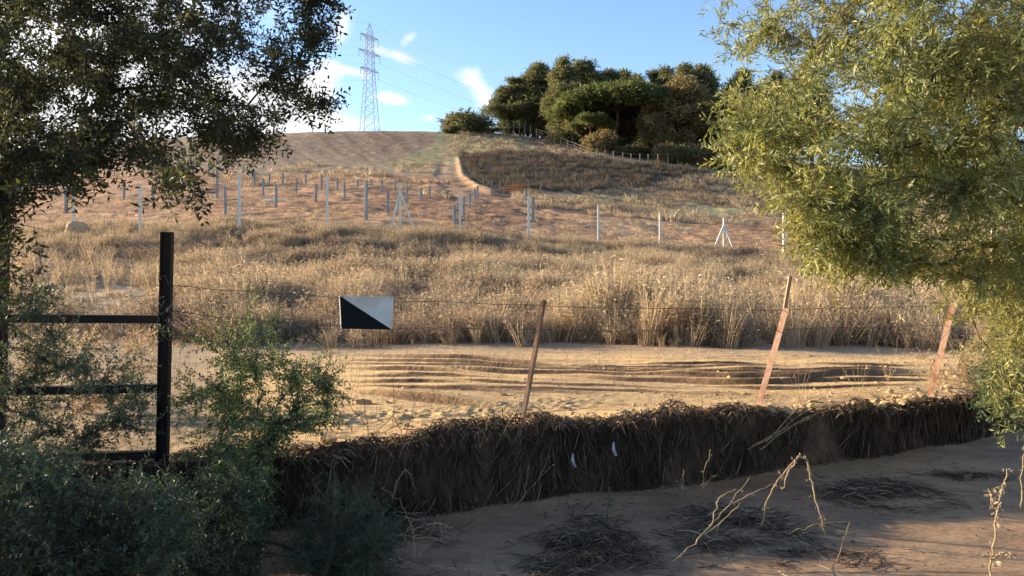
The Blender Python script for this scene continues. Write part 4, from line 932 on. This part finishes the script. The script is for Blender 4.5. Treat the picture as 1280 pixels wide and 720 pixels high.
setp(strands_obj('mud_litter', P, R.uniform(.001, .0032, (n, 1))*np.array([.5, 1, 1, .4])[None], M['debris'], rnd=R.random(n)**.7), 'fine bits of straw and bark scattered over the mud', kind='stuff')
n = 500; x = R.uniform(-2.5, 5.5, n); y = R.uniform(3.4, 8.0, n); k = (y < wall_y(x)-.1) & (fbm(x*1.1, y*1.6, 3, 411) > .5); x, y = x[k], y[k]; n = len(x)
clods(n, x, y, R.gamma(1.6, .0035, n)+.003, mud_z(x, y), 'mud_clods', M['mudclod'], 'small crumbs of brown mud lying on the ditch floor')
weed('bent_stalk', 'fan of bent pale straws beside the dark feathery plant', [[g0(520, 700), at(540, 665, 4.6), at(548, 640, 4.6), at(552, 668, 4.6)], [g0(520, 700), at(505, 670, 4.6), at(490, 655, 4.6)], [g0(520, 700), at(535, 680, 4.6), at(570, 668, 4.6)], [g0(520, 700), at(515, 660, 4.6), at(500, 625, 4.6), at(478, 610, 4.6)]], .0028, bits=8, bitsize=.008)
weed('dry_stalk', 'long thin stalk lying over the right end of the big straw heap', [[at(985, 668, 4.8), at(1020, 655, 4.8), at(1063, 652, 4.8)], [g0(1046, 706), at(1052, 680, 4.7), at(1063, 652, 4.75)]], .003)
weed('dry_stalk', 'small dry flower stalk on the mud between the flat mat and the pale stalk', [[g0(1206, 612), at(1208, 600, 5.9), at(1211, 592, 5.9)], [at(1208, 600, 5.9), at(1204, 593, 5.9)], [at(1208, 600, 5.9), at(1216, 595, 5.9)]], .0025, bits=14, bitsize=.008)
weed('low_weed', 'low sprawling green weed on the mud at the bottom left corner', [[g0(70, 735), at(55, 705, 3.9), at(40, 690, 3.9)], [g0(70, 735), at(80, 700, 3.9), at(95, 688, 3.9)], [g0(70, 735), at(30, 715, 3.9), at(10, 712, 3.9)]], .003, 'green', bits=70, bitsize=.015, leafmat=M['green'])
# small blossoms and plastic scraps
for (qx, qy, lb) in ((717, 576, 'curled white plastic strip on the bank, left one of two'), (768, 562, 'white plastic strip hanging on the bank, right one of two')):
    d0 = 5.62; V = [at(qx-2, qy-9, d0), at(qx, qy-9, d0), at(qx+1, qy, d0-.02), at(qx+4, qy+8, d0), at(qx+1, qy+8, d0), at(qx-3, qy, d0-.02)]
    V = np.array(V); Vb = V+(0, .004, 0); mb = MB(); mb.add(np.vstack([V, Vb]), [[0, 1, 2, 5], [5, 2, 3, 4], [6, 11, 8, 7], [11, 10, 9, 8], [0, 5, 11, 6], [1, 7, 8, 2], [2, 8, 9, 3], [5, 4, 10, 11]])
    setp(mb.build('plastic_strip', M['plastic']), lb, 'litter')

# ------------------------------------------------------------------ perimeter fence of pale posts beyond the grass
pf = empty('field_fence', (0, 36, 2.5), 'pale post and wire fence running across the slope above the grass', 'fence')
posts = []
def far_post(px_, top, bot, parent, w=.075, m='concrete', name='post', d=None, lean=0):
    x, y, z = hit(px_, bot, 25) if d is None else (0, 0, 0)
    if d is not None: y = d; x = (px_-640)/FPX*y; z = float(ground_z(x, y))
    h = EYE+(HOR-top)/FPX*y
    MB().box((x, y, z-.3), (x+lean, y, h), w, w, up=(0, 1, 0)).build(name, M[m], parent); return np.array([x+lean, y, h]), z
braces = []
for (q, tp_, bt, dd) in ((92, 235, 292, 33.5), (175, 230, 290, 33.5), (299, 218, 290, 34), (409, 220, 282, 34.5), (500, 229, 288, 35), (575, 238, 300, 35.5), (661, 245, 304, 36), (748, 257, 309, 36.5), (825, 265, 313, 37), (905, 272, 321, 37.5), (980, 260, 315, 38), (1060, 278, 326, 38.5), (1150, 281, 329, 39), (1240, 284, 332, 39.5)):
    tpt, z = far_post(q, tp_, bt, pf, .11 if q in (299, 661, 980) else .085, d=dd); posts.append(tpt)
    if q in (500, 905):
        for sx, ex in ((-1, -14), (1, 21 if q == 500 else 14)):
            b = tpt.copy(); b[2] -= .35; e = np.array(at(q+ex, bt+2, dd)); e[2] = float(ground_z(e[0], dd))
            MB().box(e, b, .08, .08, up=(0, 1, 0)).build('brace', M['concrete'], pf)
mb = MB(); PP = np.array(posts)
for dz in (.05, .5, .95, 1.4, 1.8):
    s = np.linspace(0, 1, 66); P = np.stack([np.interp(s, np.linspace(0, 1, len(PP)), PP[:, i]) for i in range(3)], -1); P[:, 2] -= dz
    V, F = tubes(P[None], np.full((1, 66), .006), 3); mb.add(V, F)
mb.build('wires', M['steel'], pf)['kind'] = 'stuff'

# --- steel piles standing in the red field
piles = [(353.5, 217, 233), (370.6, 223, 241), (345, 230, 260), (382, 218, 232), (395, 230, 253), (402, 218, 238), (422, 224, 238), (430.6, 228, 249), (447, 224, 234), (457.3, 227, 276), (464, 224, 234),
         (477.5, 225, 240), (485, 239, 266), (494, 225, 237), (509, 236, 255), (506, 225, 235), (515, 226, 233), (526, 235, 251), (537, 233, 247), (568, 256, 280), (587, 242, 261), (593.5, 236, 250), (597, 233, 248),
         (579, 246, 271), (657, 237, 252), (666, 246, 276), (191, 229, 254), (230, 206, 222), (241.7, 202, 216), (261, 205, 220), (267, 212, 222), (271.5, 212, 248), (282, 233, 270), (318, 214, 232), (329, 223, 244), (337, 218, 232), (210, 212, 224), (222, 210, 223), (83, 235, 265), (155, 226, 250)]
piles.sort(); grp = 'grey steel piles standing in the red field'
rowsn = {'near': [p for p in piles if p[2] >= 259], 'mid': [p for p in piles if 243 <= p[2] < 259], 'far': [p for p in piles if p[2] < 243]}
ordw = ['leftmost', 'second', 'third', 'fourth', 'fifth', 'sixth', 'seventh', 'eighth', 'ninth', 'tenth', 'eleventh', 'twelfth', 'thirteenth', 'fourteenth', 'fifteenth', 'sixteenth', 'seventeenth', 'eighteenth', 'nineteenth', 'twentieth', 'twenty first', 'twenty second']
def pile_mesh(h, w):
    mb = MB()
    for sy in (-1, 1): mb.box((0, sy*w*.5, -.25), (0, sy*w*.5, h), .016, w, up=(1, 0, 0))
    mb.box((0, 0, -.25), (0, 0, h), w-.02, .012, up=(1, 0, 0)); return mb
for (q, tp_, bt) in piles:
    x, y, z = hit(q, bt, 36); h = EYE+(HOR-tp_)/FPX*y-z
    kname = 'near' if bt >= 259 else 'mid' if bt >= 243 else 'far'; i = rowsn[kname].index((q, tp_, bt))
    what = {'near': 'tall grey steel pile standing in red soil close behind the grass', 'mid': 'grey steel pile standing midway up the red field', 'far': 'small grey steel pile standing near the foot of the brown hill'}[kname]
    o = pile_mesh(h, .16).build('steel_pile', M['steel']); o.location = (x, y, z); o.rotation_euler = (R.normal(0, .012), R.normal(0, .012), .35+R.normal(0, .1))
    setp(o, what+', '+(ordw[i]+' from the left' if i else 'leftmost'), 'pile', grp)

# --- small braced enclosure with timber at the foot of the mound
en = empty('wooden_enclosure', hit(640, 243, 60), 'small fenced enclosure of pale braced posts at the foot of the mound', 'fence')
for (q, tp_, bt, lean) in ((604, 224, 236, 0), (615, 226, 237, 0), (625, 226, 240, 0), (628, 226, 241, .4), (647, 226, 236, 0), (653, 227, 243, 0), (661, 227, 240, 0), (676, 226, 242, 0), (605, 226, 236, .5), (672, 230, 241, .5), (645, 228, 236, -.35)):
    far_post(q, tp_, bt, en, .12, 'wood', 'post', d=None, lean=lean)
tp0 = hit(641, 241, 60)
tb = empty('timber_stack', tp0, 'orange stack of sawn timber lying inside the small enclosure', 'timber')
for k in range(7):
    dx_, dz = R.uniform(-.5, .5), .12+.16*(k//2)
    MB().box((tp0[0]-1.1+dx_, tp0[1]-.6+.3*(k % 3), tp0[2]+dz), (tp0[0]+1.0+dx_, tp0[1]-.5+.3*(k % 3), tp0[2]+dz+.25+R.normal(0, .08)), .2, .14).build('beam', M['orangewood'], tb)
# --- fence at the edge of the wood
hf = empty('wood_edge_fence', hit(700, 184, 100), 'line of pale posts running along the foot of the pine wood', 'fence')
tops = []
for (q, t_, b_) in ((215, 298, 335), (228, 298, 336), (247, 298, 336), (265, 297, 336), (286, 290, 336), (305, 300, 335), (326, 310, 335), (347, 318, 345), (388, 332, 370), (411, 343, 378), (435, 350, 385), (460, 360, 400), (485, 368, 405), (510, 378, 411), (537, 388, 416), (565, 396, 421), (595, 402, 425), (625, 406, 428), (658, 408, 433), (688, 408, 438), (720, 410, 441), (750, 410, 443), (785, 410, 445), (820, 409, 446), (856, 410, 449), (895, 414, 452), (935, 416, 456), (985, 418, 460), (1040, 421, 466), (1095, 424, 470), (1155, 428, 475)):
    q_, t_, b_ = 550+q/2.88, 50+t_/2.88, 50+b_/2.88
    x, y, z = hit(q_, b_, 90, 164); h = max(EYE+(HOR-t_)/FPX*y, z+1.4)
    MB().box((x, y, z-.3), (x, y, h), .16, .16, up=(0, 1, 0)).build('post', M['wood'], hf); tops.append((x, y, h))
mb = MB(); PP = np.array(tops)
for dz in (.15, .7, 1.2): V, F = tubes((PP-(0, 0, dz))[None], np.full((1, len(PP)), .012), 3); mb.add(V, F)
mb.build('wires', M['steel'], hf)['kind'] = 'stuff'

# --- sandy boulder at the left, pale litter bits
import bmesh
def rock(name, loc, s, m, label, cat='rock'):
    v, f = blob(sub=3); nn = fbm(v[:, 0]*1.5+loc[0], v[:, 1]*1.5+v[:, 2]*1.3, 4, 301)
    v = np.sign(v)*np.abs(v)**.75*(1+.5*(nn[:, None]-.5))*np.array(s)
    o = mesh_np(name, v, f, m); o.location = loc; return setp(o, label, cat)
x, y, z = hit(96, 300, 20); rock('sandy_boulder', (x, y, z+.3), (.42, .35, .5), M['rock'], 'sandy orange boulder in the clearing behind the left gate post')
x, y, z = hit(341, 252, 36); rock('white_stone', (x, y, z+.05), (.7, .2, .12), M['concrete'], 'flat white stone on red soil beside the steel piles', 'stone')

# ------------------------------------------------------------------ pylon
pd = 232.; pc = np.array(at(462, 165, pd)); gzp = float(ground_z(pc[0], pd))
py_ = empty('electricity_pylon', (pc[0], pd, gzp), 'tall grey lattice electricity pylon standing behind the brown hilltop', 'pylon')
ztop = EYE+(HOR-29)/FPX*pd
def zpx(v): return EYE+(HOR-v)/FPX*pd
rot = radians(28); cr, sr = cos(rot), sin(rot)
def hw(z):   # half width
    return np.interp(z, [gzp, zpx(163), zpx(100), zpx(52), zpx(40), ztop], [3.6, 2.35, 1.35, .95, .75, .05])
def pc_(i, z, k=1):
    sx, sy = ((-1, -1), (1, -1), (1, 1), (-1, 1))[i % 4]; w = hw(z)*k; a, b = sx*w, sy*w
    return (pc[0]+a*cr-b*sr, pd+a*sr+b*cr, z)
levels = list(np.linspace(gzp-.3, zpx(163), 4))+[zpx(v) for v in (150, 137, 125, 114, 104, 95, 87, 79, 72, 65, 58, 52, 46, 40)]
mb = MB()
for i in range(4):
    for a, b in zip(levels[:-1], levels[1:]): mb.box(pc_(i, a), pc_(i, b), .13, .13, up=(0, 1, 0))
    mb.box(pc_(i, levels[-1]), (pc[0], pd, ztop), .12, .12, up=(0, 1, 0))
mb.build('legs', M['pylon'], py_)
mb = MB()
for i in range(4):
    for a, b in zip(levels[:-1], levels[1:]):
        mb.box(pc_(i, a), pc_(i+1, b), .065, .065, up=(0, 1, 0)); mb.box(pc_(i+1, a), pc_(i, b), .065, .065, up=(0, 1, 0)); mb.box(pc_(i, b), pc_(i+1, b), .065, .065, up=(0, 0, 1))
mb.build('lattice_bracing', M['pylon'], py_)['kind'] = 'stuff'
arot = radians(62); ends = []
for (v, half) in ((45.5, 4.2), (65.5, 5.0), (87, 4.2)):
    for sx in (-1, 1):
        mb = MB(); z0 = zpx(v); e = np.array([pc[0]+sx*half*cos(arot)*1.0, pd+sx*half*sin(arot), z0])
        for i in (0, 1, 2, 3): mb.box(pc_(i, z0+(0 if i % 2 else -.0)), e, .09, .09); mb.box(pc_(i, z0-1.1), e, .08, .08)
        mb.build('cross_arm', M['pylon'], py_)
        b = e-(0, 0, 2.2); MB().tube([e, b], .11, 6).build('insulator', M['pylon'], py_); ends.append(b)
for j, b in enumerate(ends+[np.array([pc[0], pd, ztop])]):
    for tgt in (np.array(at(930, 212, 620)), np.array((-340., 150., b[2]+1))):
        sh = b-np.array([pc[0], pd, zpx(65)]); tgt = tgt+sh*np.array([1, 1, 1.])
        s = np.linspace(0, 1, 30); P = b[None]*(1-s[:, None])+tgt[None]*s[:, None]; span = np.linalg.norm(tgt-b); P[:, 2] -= span*.02*4*s*(1-s)
        V, F = tubes(P[None], np.full((1, 30), .018), 3); mesh_np('power_cable', V, F, M['pylon'], py_)

# ------------------------------------------------------------------ pine wood
def clump_leaves(n, ll, lw):
    """needle clump around the origin"""
    d = R.normal(0, 1, (n, 3)); d[:, 2] = d[:, 2]*.6+.2; d /= np.linalg.norm(d, axis=1, keepdims=True); r = R.uniform(.1, 1, n)[:, None]
    b = d*r*.55; sd_ = np.cross(d, R.normal(size=(n, 3))); sd_ /= np.linalg.norm(sd_, axis=1, keepdims=True); e = d+R.normal(0, .35, (n, 3))
    V = np.stack([b-sd_*lw, b+e*ll*.6+sd_*lw, b+e*ll, b+e*ll*.4-sd_*lw], 1).reshape(-1, 3); k = np.arange(n)*4
    return V, np.concatenate([np.stack([k, k+1, k+2], -1), np.stack([k, k+2, k+3], -1)]), np.repeat(np.arange(n), 4)
cv = [clump_leaves(15, .42, .085) for _ in range(5)]
protos = {}
def tree_proto(kind_, seed):
    key = (kind_, seed)
    if key in protos: return protos[key]
    rr = np.random.default_rng(seed+100)
    segs = []; lobes = []
    H = 15.
    if kind_ == 'pine':
        lean = rr.normal(0, .6, 2); trunk = [(lean[0]*s*s, lean[1]*s*s, H*s*.93) for s in np.linspace(0, 1, 8)]
        for k in range(26):
            s = rr.uniform(.30, 1.0); a = rr.uniform(0, 2*pi); L = (1.0-s)*3.6+rr.uniform(.2, .9); b = np.array([lean[0]*s*s, lean[1]*s*s, H*s*.93])
            e = b+np.array([cos(a)*L, sin(a)*L, L*.35]); segs.append((b, e)); lobes.append((e, rr.uniform(1.0, 1.6)*(1.3-.5*s), .95))
            lobes.append((b*.45+e*.55+(0, 0, .3), rr.uniform(.8, 1.2), .9))
        lobes.append((np.array([lean[0], lean[1], H*.95]), .9, 1.2))
    elif kind_ == 'stone':
        H = 11.; trunk = [(rr.normal(0, .1), 0, H*.62*s) for s in np.linspace(0, 1, 5)]; c = np.array(trunk[-1])
        for k in range(26):
            a = rr.uniform(0, 2*pi); r_ = 4.3*sqrt(rr.random()); e = c+np.array([cos(a)*r_, sin(a)*r_, 2.6*(1-(r_/4.6)**2)+.5+rr.normal(0, .25)])
            segs.append((c, e)); lobes.append((e, rr.uniform(1.2, 1.7), .6))
    elif kind_ == 'oak':
        H = 12.; trunk = [(rr.normal(0, .15), 0, H*.4*s) for s in np.linspace(0, 1, 4)]; c = np.array(trunk[-1])
        for k in range(40):
            d = rr.normal(0, 1, 3); d[2] = d[2]*.8; d /= np.linalg.norm(d); e = c+np.array([0, 0, 2.4])+d*np.array([3.4, 3.4, 4.6])*rr.uniform(.5, 1)
            segs.append((c, e)); lobes.append((e, rr.uniform(.8, 1.5), .85))
    else:
        H = 4.; trunk = [(0, 0, .8*s) for s in np.linspace(0, 1, 3)]; c = np.array(trunk[-1])
        for k in range(22):
            d = rr.normal(0, 1, 3); d /= np.linalg.norm(d); e = c+np.array([0, 0, .9])+d*np.array([1.9, 1.9, 1.6])*rr.uniform(.4, 1); e[2] = max(e[2], .4)
            segs.append((c, e)); lobes.append((e, rr.uniform(.6, 1.0), .8))
    mb = MB(); rt = {'pine': .24, 'stone': .3, 'oak': .3}.get(kind_, .12); mb.tube(trunk, rt, 7, rt*.35)
    for b, e in segs:
        m_ = (b+e)/2+rr.normal(0, .15, 3); V, F = tubes(np.array([[b, m_, e]]), np.array([[rt*.3, rt*.2, .03]]), 4); mb.add(V, F)
    tm = mb.build('trunk', M['pbark'], None, smooth=True); COL.objects.unlink(tm)
    pos, dr = [], []
    for c, r_, fl in lobes:
        n = int(24*r_*r_); d = rr.normal(0, 1, (n, 3)); d /= np.linalg.norm(d, axis=1, keepdims=True); d[:, 2] = np.abs(d[:, 2])*np.where(rr.random(n) < .75, 1, -1)
        pos.append(c+d*np.array([r_, r_, r_*fl])*rr.uniform(.55, 1.05, (n, 1))); dr.append(d)
    pos, dr = np.concatenate(pos), np.concatenate(dr)
    V, F, rn = place(cv, pos, dr, np.full(len(pos), 1.0)*rr.uniform(.7, 1.25, len(pos)))
    lm = {'pine': 'pine', 'stone': 'stonepine', 'oak': 'brownleaf', 'bush': 'pine', 'drybush': 'brownleaf'}[kind_]
    cm = mesh_np('crown', V, F, M[lm], None, attrs={'rnd': rn}); COL.objects.unlink(cm); top = np.percentile(V[:, 2], 99.6); wid = np.percentile(np.abs(V[:, 0]), 97)*2
    protos[key] = (tm.data, cm.data, top, wid); bpy.data.objects.remove(tm); bpy.data.objects.remove(cm); return protos[key]
NM = {'pine': ('pine_tree', 'tree'), 'stone': ('stone_pine', 'tree'), 'oak': ('oak_tree', 'tree'), 'bush': ('hill_bush', 'bush'), 'drybush': ('dry_bush', 'bush')}
def far_tree(kind_, seed, q, top, bot, width, d, label, group='trees of the wood on the hilltop', rotz=None):
    d = max(d, float(np.interp(q, [560, 612, 640, 690, 705, 720, 760], [d, 168, 172, 172, 160, 148, 140])))
    x = (q-640)/FPX*d; z = float(ground_z(x, d)); tm, cm, th, tw = tree_proto(kind_, seed)
    h = EYE+(HOR-top)/FPX*d-z; w = width/FPX*d
    root = empty(NM[kind_][0], (x, d, z-.1), label, NM[kind_][1], group)
    kx = 1.08 if kind_ == 'pine' else 1.2
    root.scale = (w*kx/tw, w*kx/tw, (h+.1)/th); root.rotation_euler.z = R.uniform(0, 6.28) if rotz is None else rotz
    for nm, me in (('trunk', tm), ('crown', cm)):
        o = bpy.data.objects.new(nm, me); COL.objects.link(o); o.parent = root
        if nm == 'crown': o['kind'] = 'stuff'
for a in [
    ('pine', 1, 636, 98, 0, 44, 158, 'leftmost pine of the wood, lower than its neighbours'),
    ('pine', 2, 660, 92, 0, 48, 161, 'pine second in from the left end of the wood'),
    ('pine', 3, 682, 80, 0, 52, 160, 'tall pine rising behind the left end of the wood edge fence'),
    ('pine', 4, 709, 74, 0, 48, 158, 'tallest pine of the wood with a dense rounded head'),
    ('pine', 1, 740, 78, 0, 58, 164, 'tall pine behind and left of the bright stone pine'),
    ('pine', 2, 765, 92, 0, 44, 168, 'pine directly behind the stone pine with only its head showing'),
    ('pine', 3, 795, 94, 0, 46, 166, 'dark pine rising just right of the stone pine head'),
    ('pine', 4, 828, 86, 0, 42, 166, 'pine between the stone pine and the brown oak'),
    ('pine', 1, 858, 84, 0, 46, 164, 'pine rising behind the brown oak'),
    ('pine', 2, 888, 82, 0, 50, 165, 'pine just right of the brown oak, partly behind the pale leaved tree'),
    ('pine', 3, 925, 88, 0, 54, 166, 'pine behind the left boughs of the pale leaved tree'),
    ('pine', 4, 968, 95, 0, 56, 168, 'pine seen in gaps of the pale leaved tree'),
    ('pine', 1, 1015, 100, 0, 60, 170, 'farthest right pine of the wood behind the pale leaved tree'),
    ('stone', 5, 772, 108, 0, 110, 150, 'broad umbrella shaped stone pine standing forward in the wood'),
    ('stone', 6, 716, 122, 0, 46, 149, 'small bright green stone pine left of the broad one'),
    ('stone', 7, 738, 142, 0, 42, 146, 'low stone pine just in front of the broad umbrella one'),
    ('oak', 8, 850, 103, 0, 72, 146, 'large brown leaved oak at the right of the stone pine'),
    ('oak', 9, 905, 125, 0, 60, 146, 'brown leaved oak partly behind the pale leaved tree'),
    ('oak', 10, 818, 130, 0, 34, 144, 'smaller olive brown oak just left of the large brown oak'),
    ('drybush', 11, 745, 164, 0, 28, 140, 'pale dry bush below the small stone pines'),
    ('bush', 12, 702, 150, 0, 26, 151, 'green bush below the left stone pine at the fence'),
    ('drybush', 13, 832, 180, 0, 22, 137, 'dry bush behind the fence left of the oak foot'),
    ('bush', 14, 850, 182, 0, 26, 139, 'green bush behind the fence at the foot of the large oak'),
    ('drybush', 11, 872, 178, 0, 28, 138, 'dry bush behind the fence right of the large oak foot'),
    ('bush', 12, 785, 182, 0, 34, 145, 'dark bush in the shade under the umbrella stone pine'),
    ('drybush', 13, 672, 140, 0, 26, 158, 'dry bush among the trunks at the left of the wood'),
    ('bush', 14, 637, 150, 0, 26, 156, 'low bush under the leftmost pine of the wood'),
    ('drybush', 11, 690, 138, 0, 26, 156, 'brown bush between the trunks behind the bending fence'),
    ('drybush', 13, 900, 180, 0, 40, 140, 'dry bush behind the fence near the pale leaved tree'),
    ('pine', 3, 650, 108, 0, 44, 168, 'dark pine filling the gap behind the two leftmost pines'),
    ('pine', 4, 805, 112, 0, 60, 174, 'dark pine deep in the wood behind the umbrella pine trunk'),
    ('pine', 2, 760, 120, 0, 60, 176, 'dark pine deep in the wood left of the umbrella pine trunk'),
    ('pine', 1, 845, 112, 0, 60, 174, 'dark pine deep in the wood behind the large brown oak'),
    ('pine', 3, 710, 110, 0, 60, 176, 'dark pine deep in the wood behind the tallest pine'),
    ('oak', 10, 790, 150, 0, 46, 158, 'shaded understorey tree behind the umbrella stone pine'),
    ('oak', 9, 755, 152, 0, 42, 160, 'shaded understorey tree left of the umbrella pine trunk'),
    ('bush', 12, 655, 142, 0, 34, 162, 'dark low bush behind the leftmost trunks of the wood'), ('bush', 14, 678, 138, 0, 34, 164, 'dark low bush behind the bend of the wood edge fence'),
    ('bush', 12, 722, 152, 0, 44, 158, 'dark bush under the middle of the wood left of the dry bush'), ('oak', 8, 735, 130, 0, 60, 166, 'shaded oak deep in the wood behind the low stone pine'),
    ('oak', 10, 775, 128, 0, 60, 170, 'shaded oak deep in the wood behind the umbrella pine trunk'), ('oak', 9, 815, 132, 0, 60, 168, 'shaded oak deep in the wood left of the large brown oak'),
    ('bush', 14, 760, 172, 0, 40, 152, 'dark bush behind the fence below the umbrella pine, left one'), ('bush', 12, 808, 176, 0, 40, 150, 'dark bush behind the fence below the umbrella pine, right one'),
    ('oak', 8, 690, 118, 0, 46, 168, 'shaded oak behind the tall left pines'), ('oak', 10, 660, 125, 0, 40, 170, 'shaded oak behind the leftmost pine trunks'),
    ('oak', 9, 870, 135, 0, 60, 160, 'shaded oak behind the foot of the large brown oak'), ('oak', 8, 940, 130, 0, 70, 158, 'shaded oak behind the left edge of the pale leaved tree'),
    ('pine', 2, 725, 84, 0, 44, 166, 'pine filling the gap right of the tallest pine'), ('pine', 3, 778, 88, 0, 44, 170, 'pine behind the right half of the umbrella stone pine'),
    ('pine', 1, 812, 90, 0, 44, 170, 'pine in the middle gap between umbrella pine and brown oak'), ('pine', 4, 670, 86, 0, 44, 172, 'pine between the second pine and the tall left one'),
]: far_tree(a[0], a[1], a[2], a[3], a[4], a[5], a[6], a[7])
far_tree('bush', 12, 586, 140, 0, 48, 150, 'lone round green bush on the skyline left of the wood', group=None)
far_tree('bush', 14, 612, 160, 0, 24, 152, 'tiny low bush on the skyline beside the lone round bush', group=None)
far_tree('bush', 14, 566, 157, 0, 20, 152, 'small low bush on the skyline left of the lone round bush', group=None)
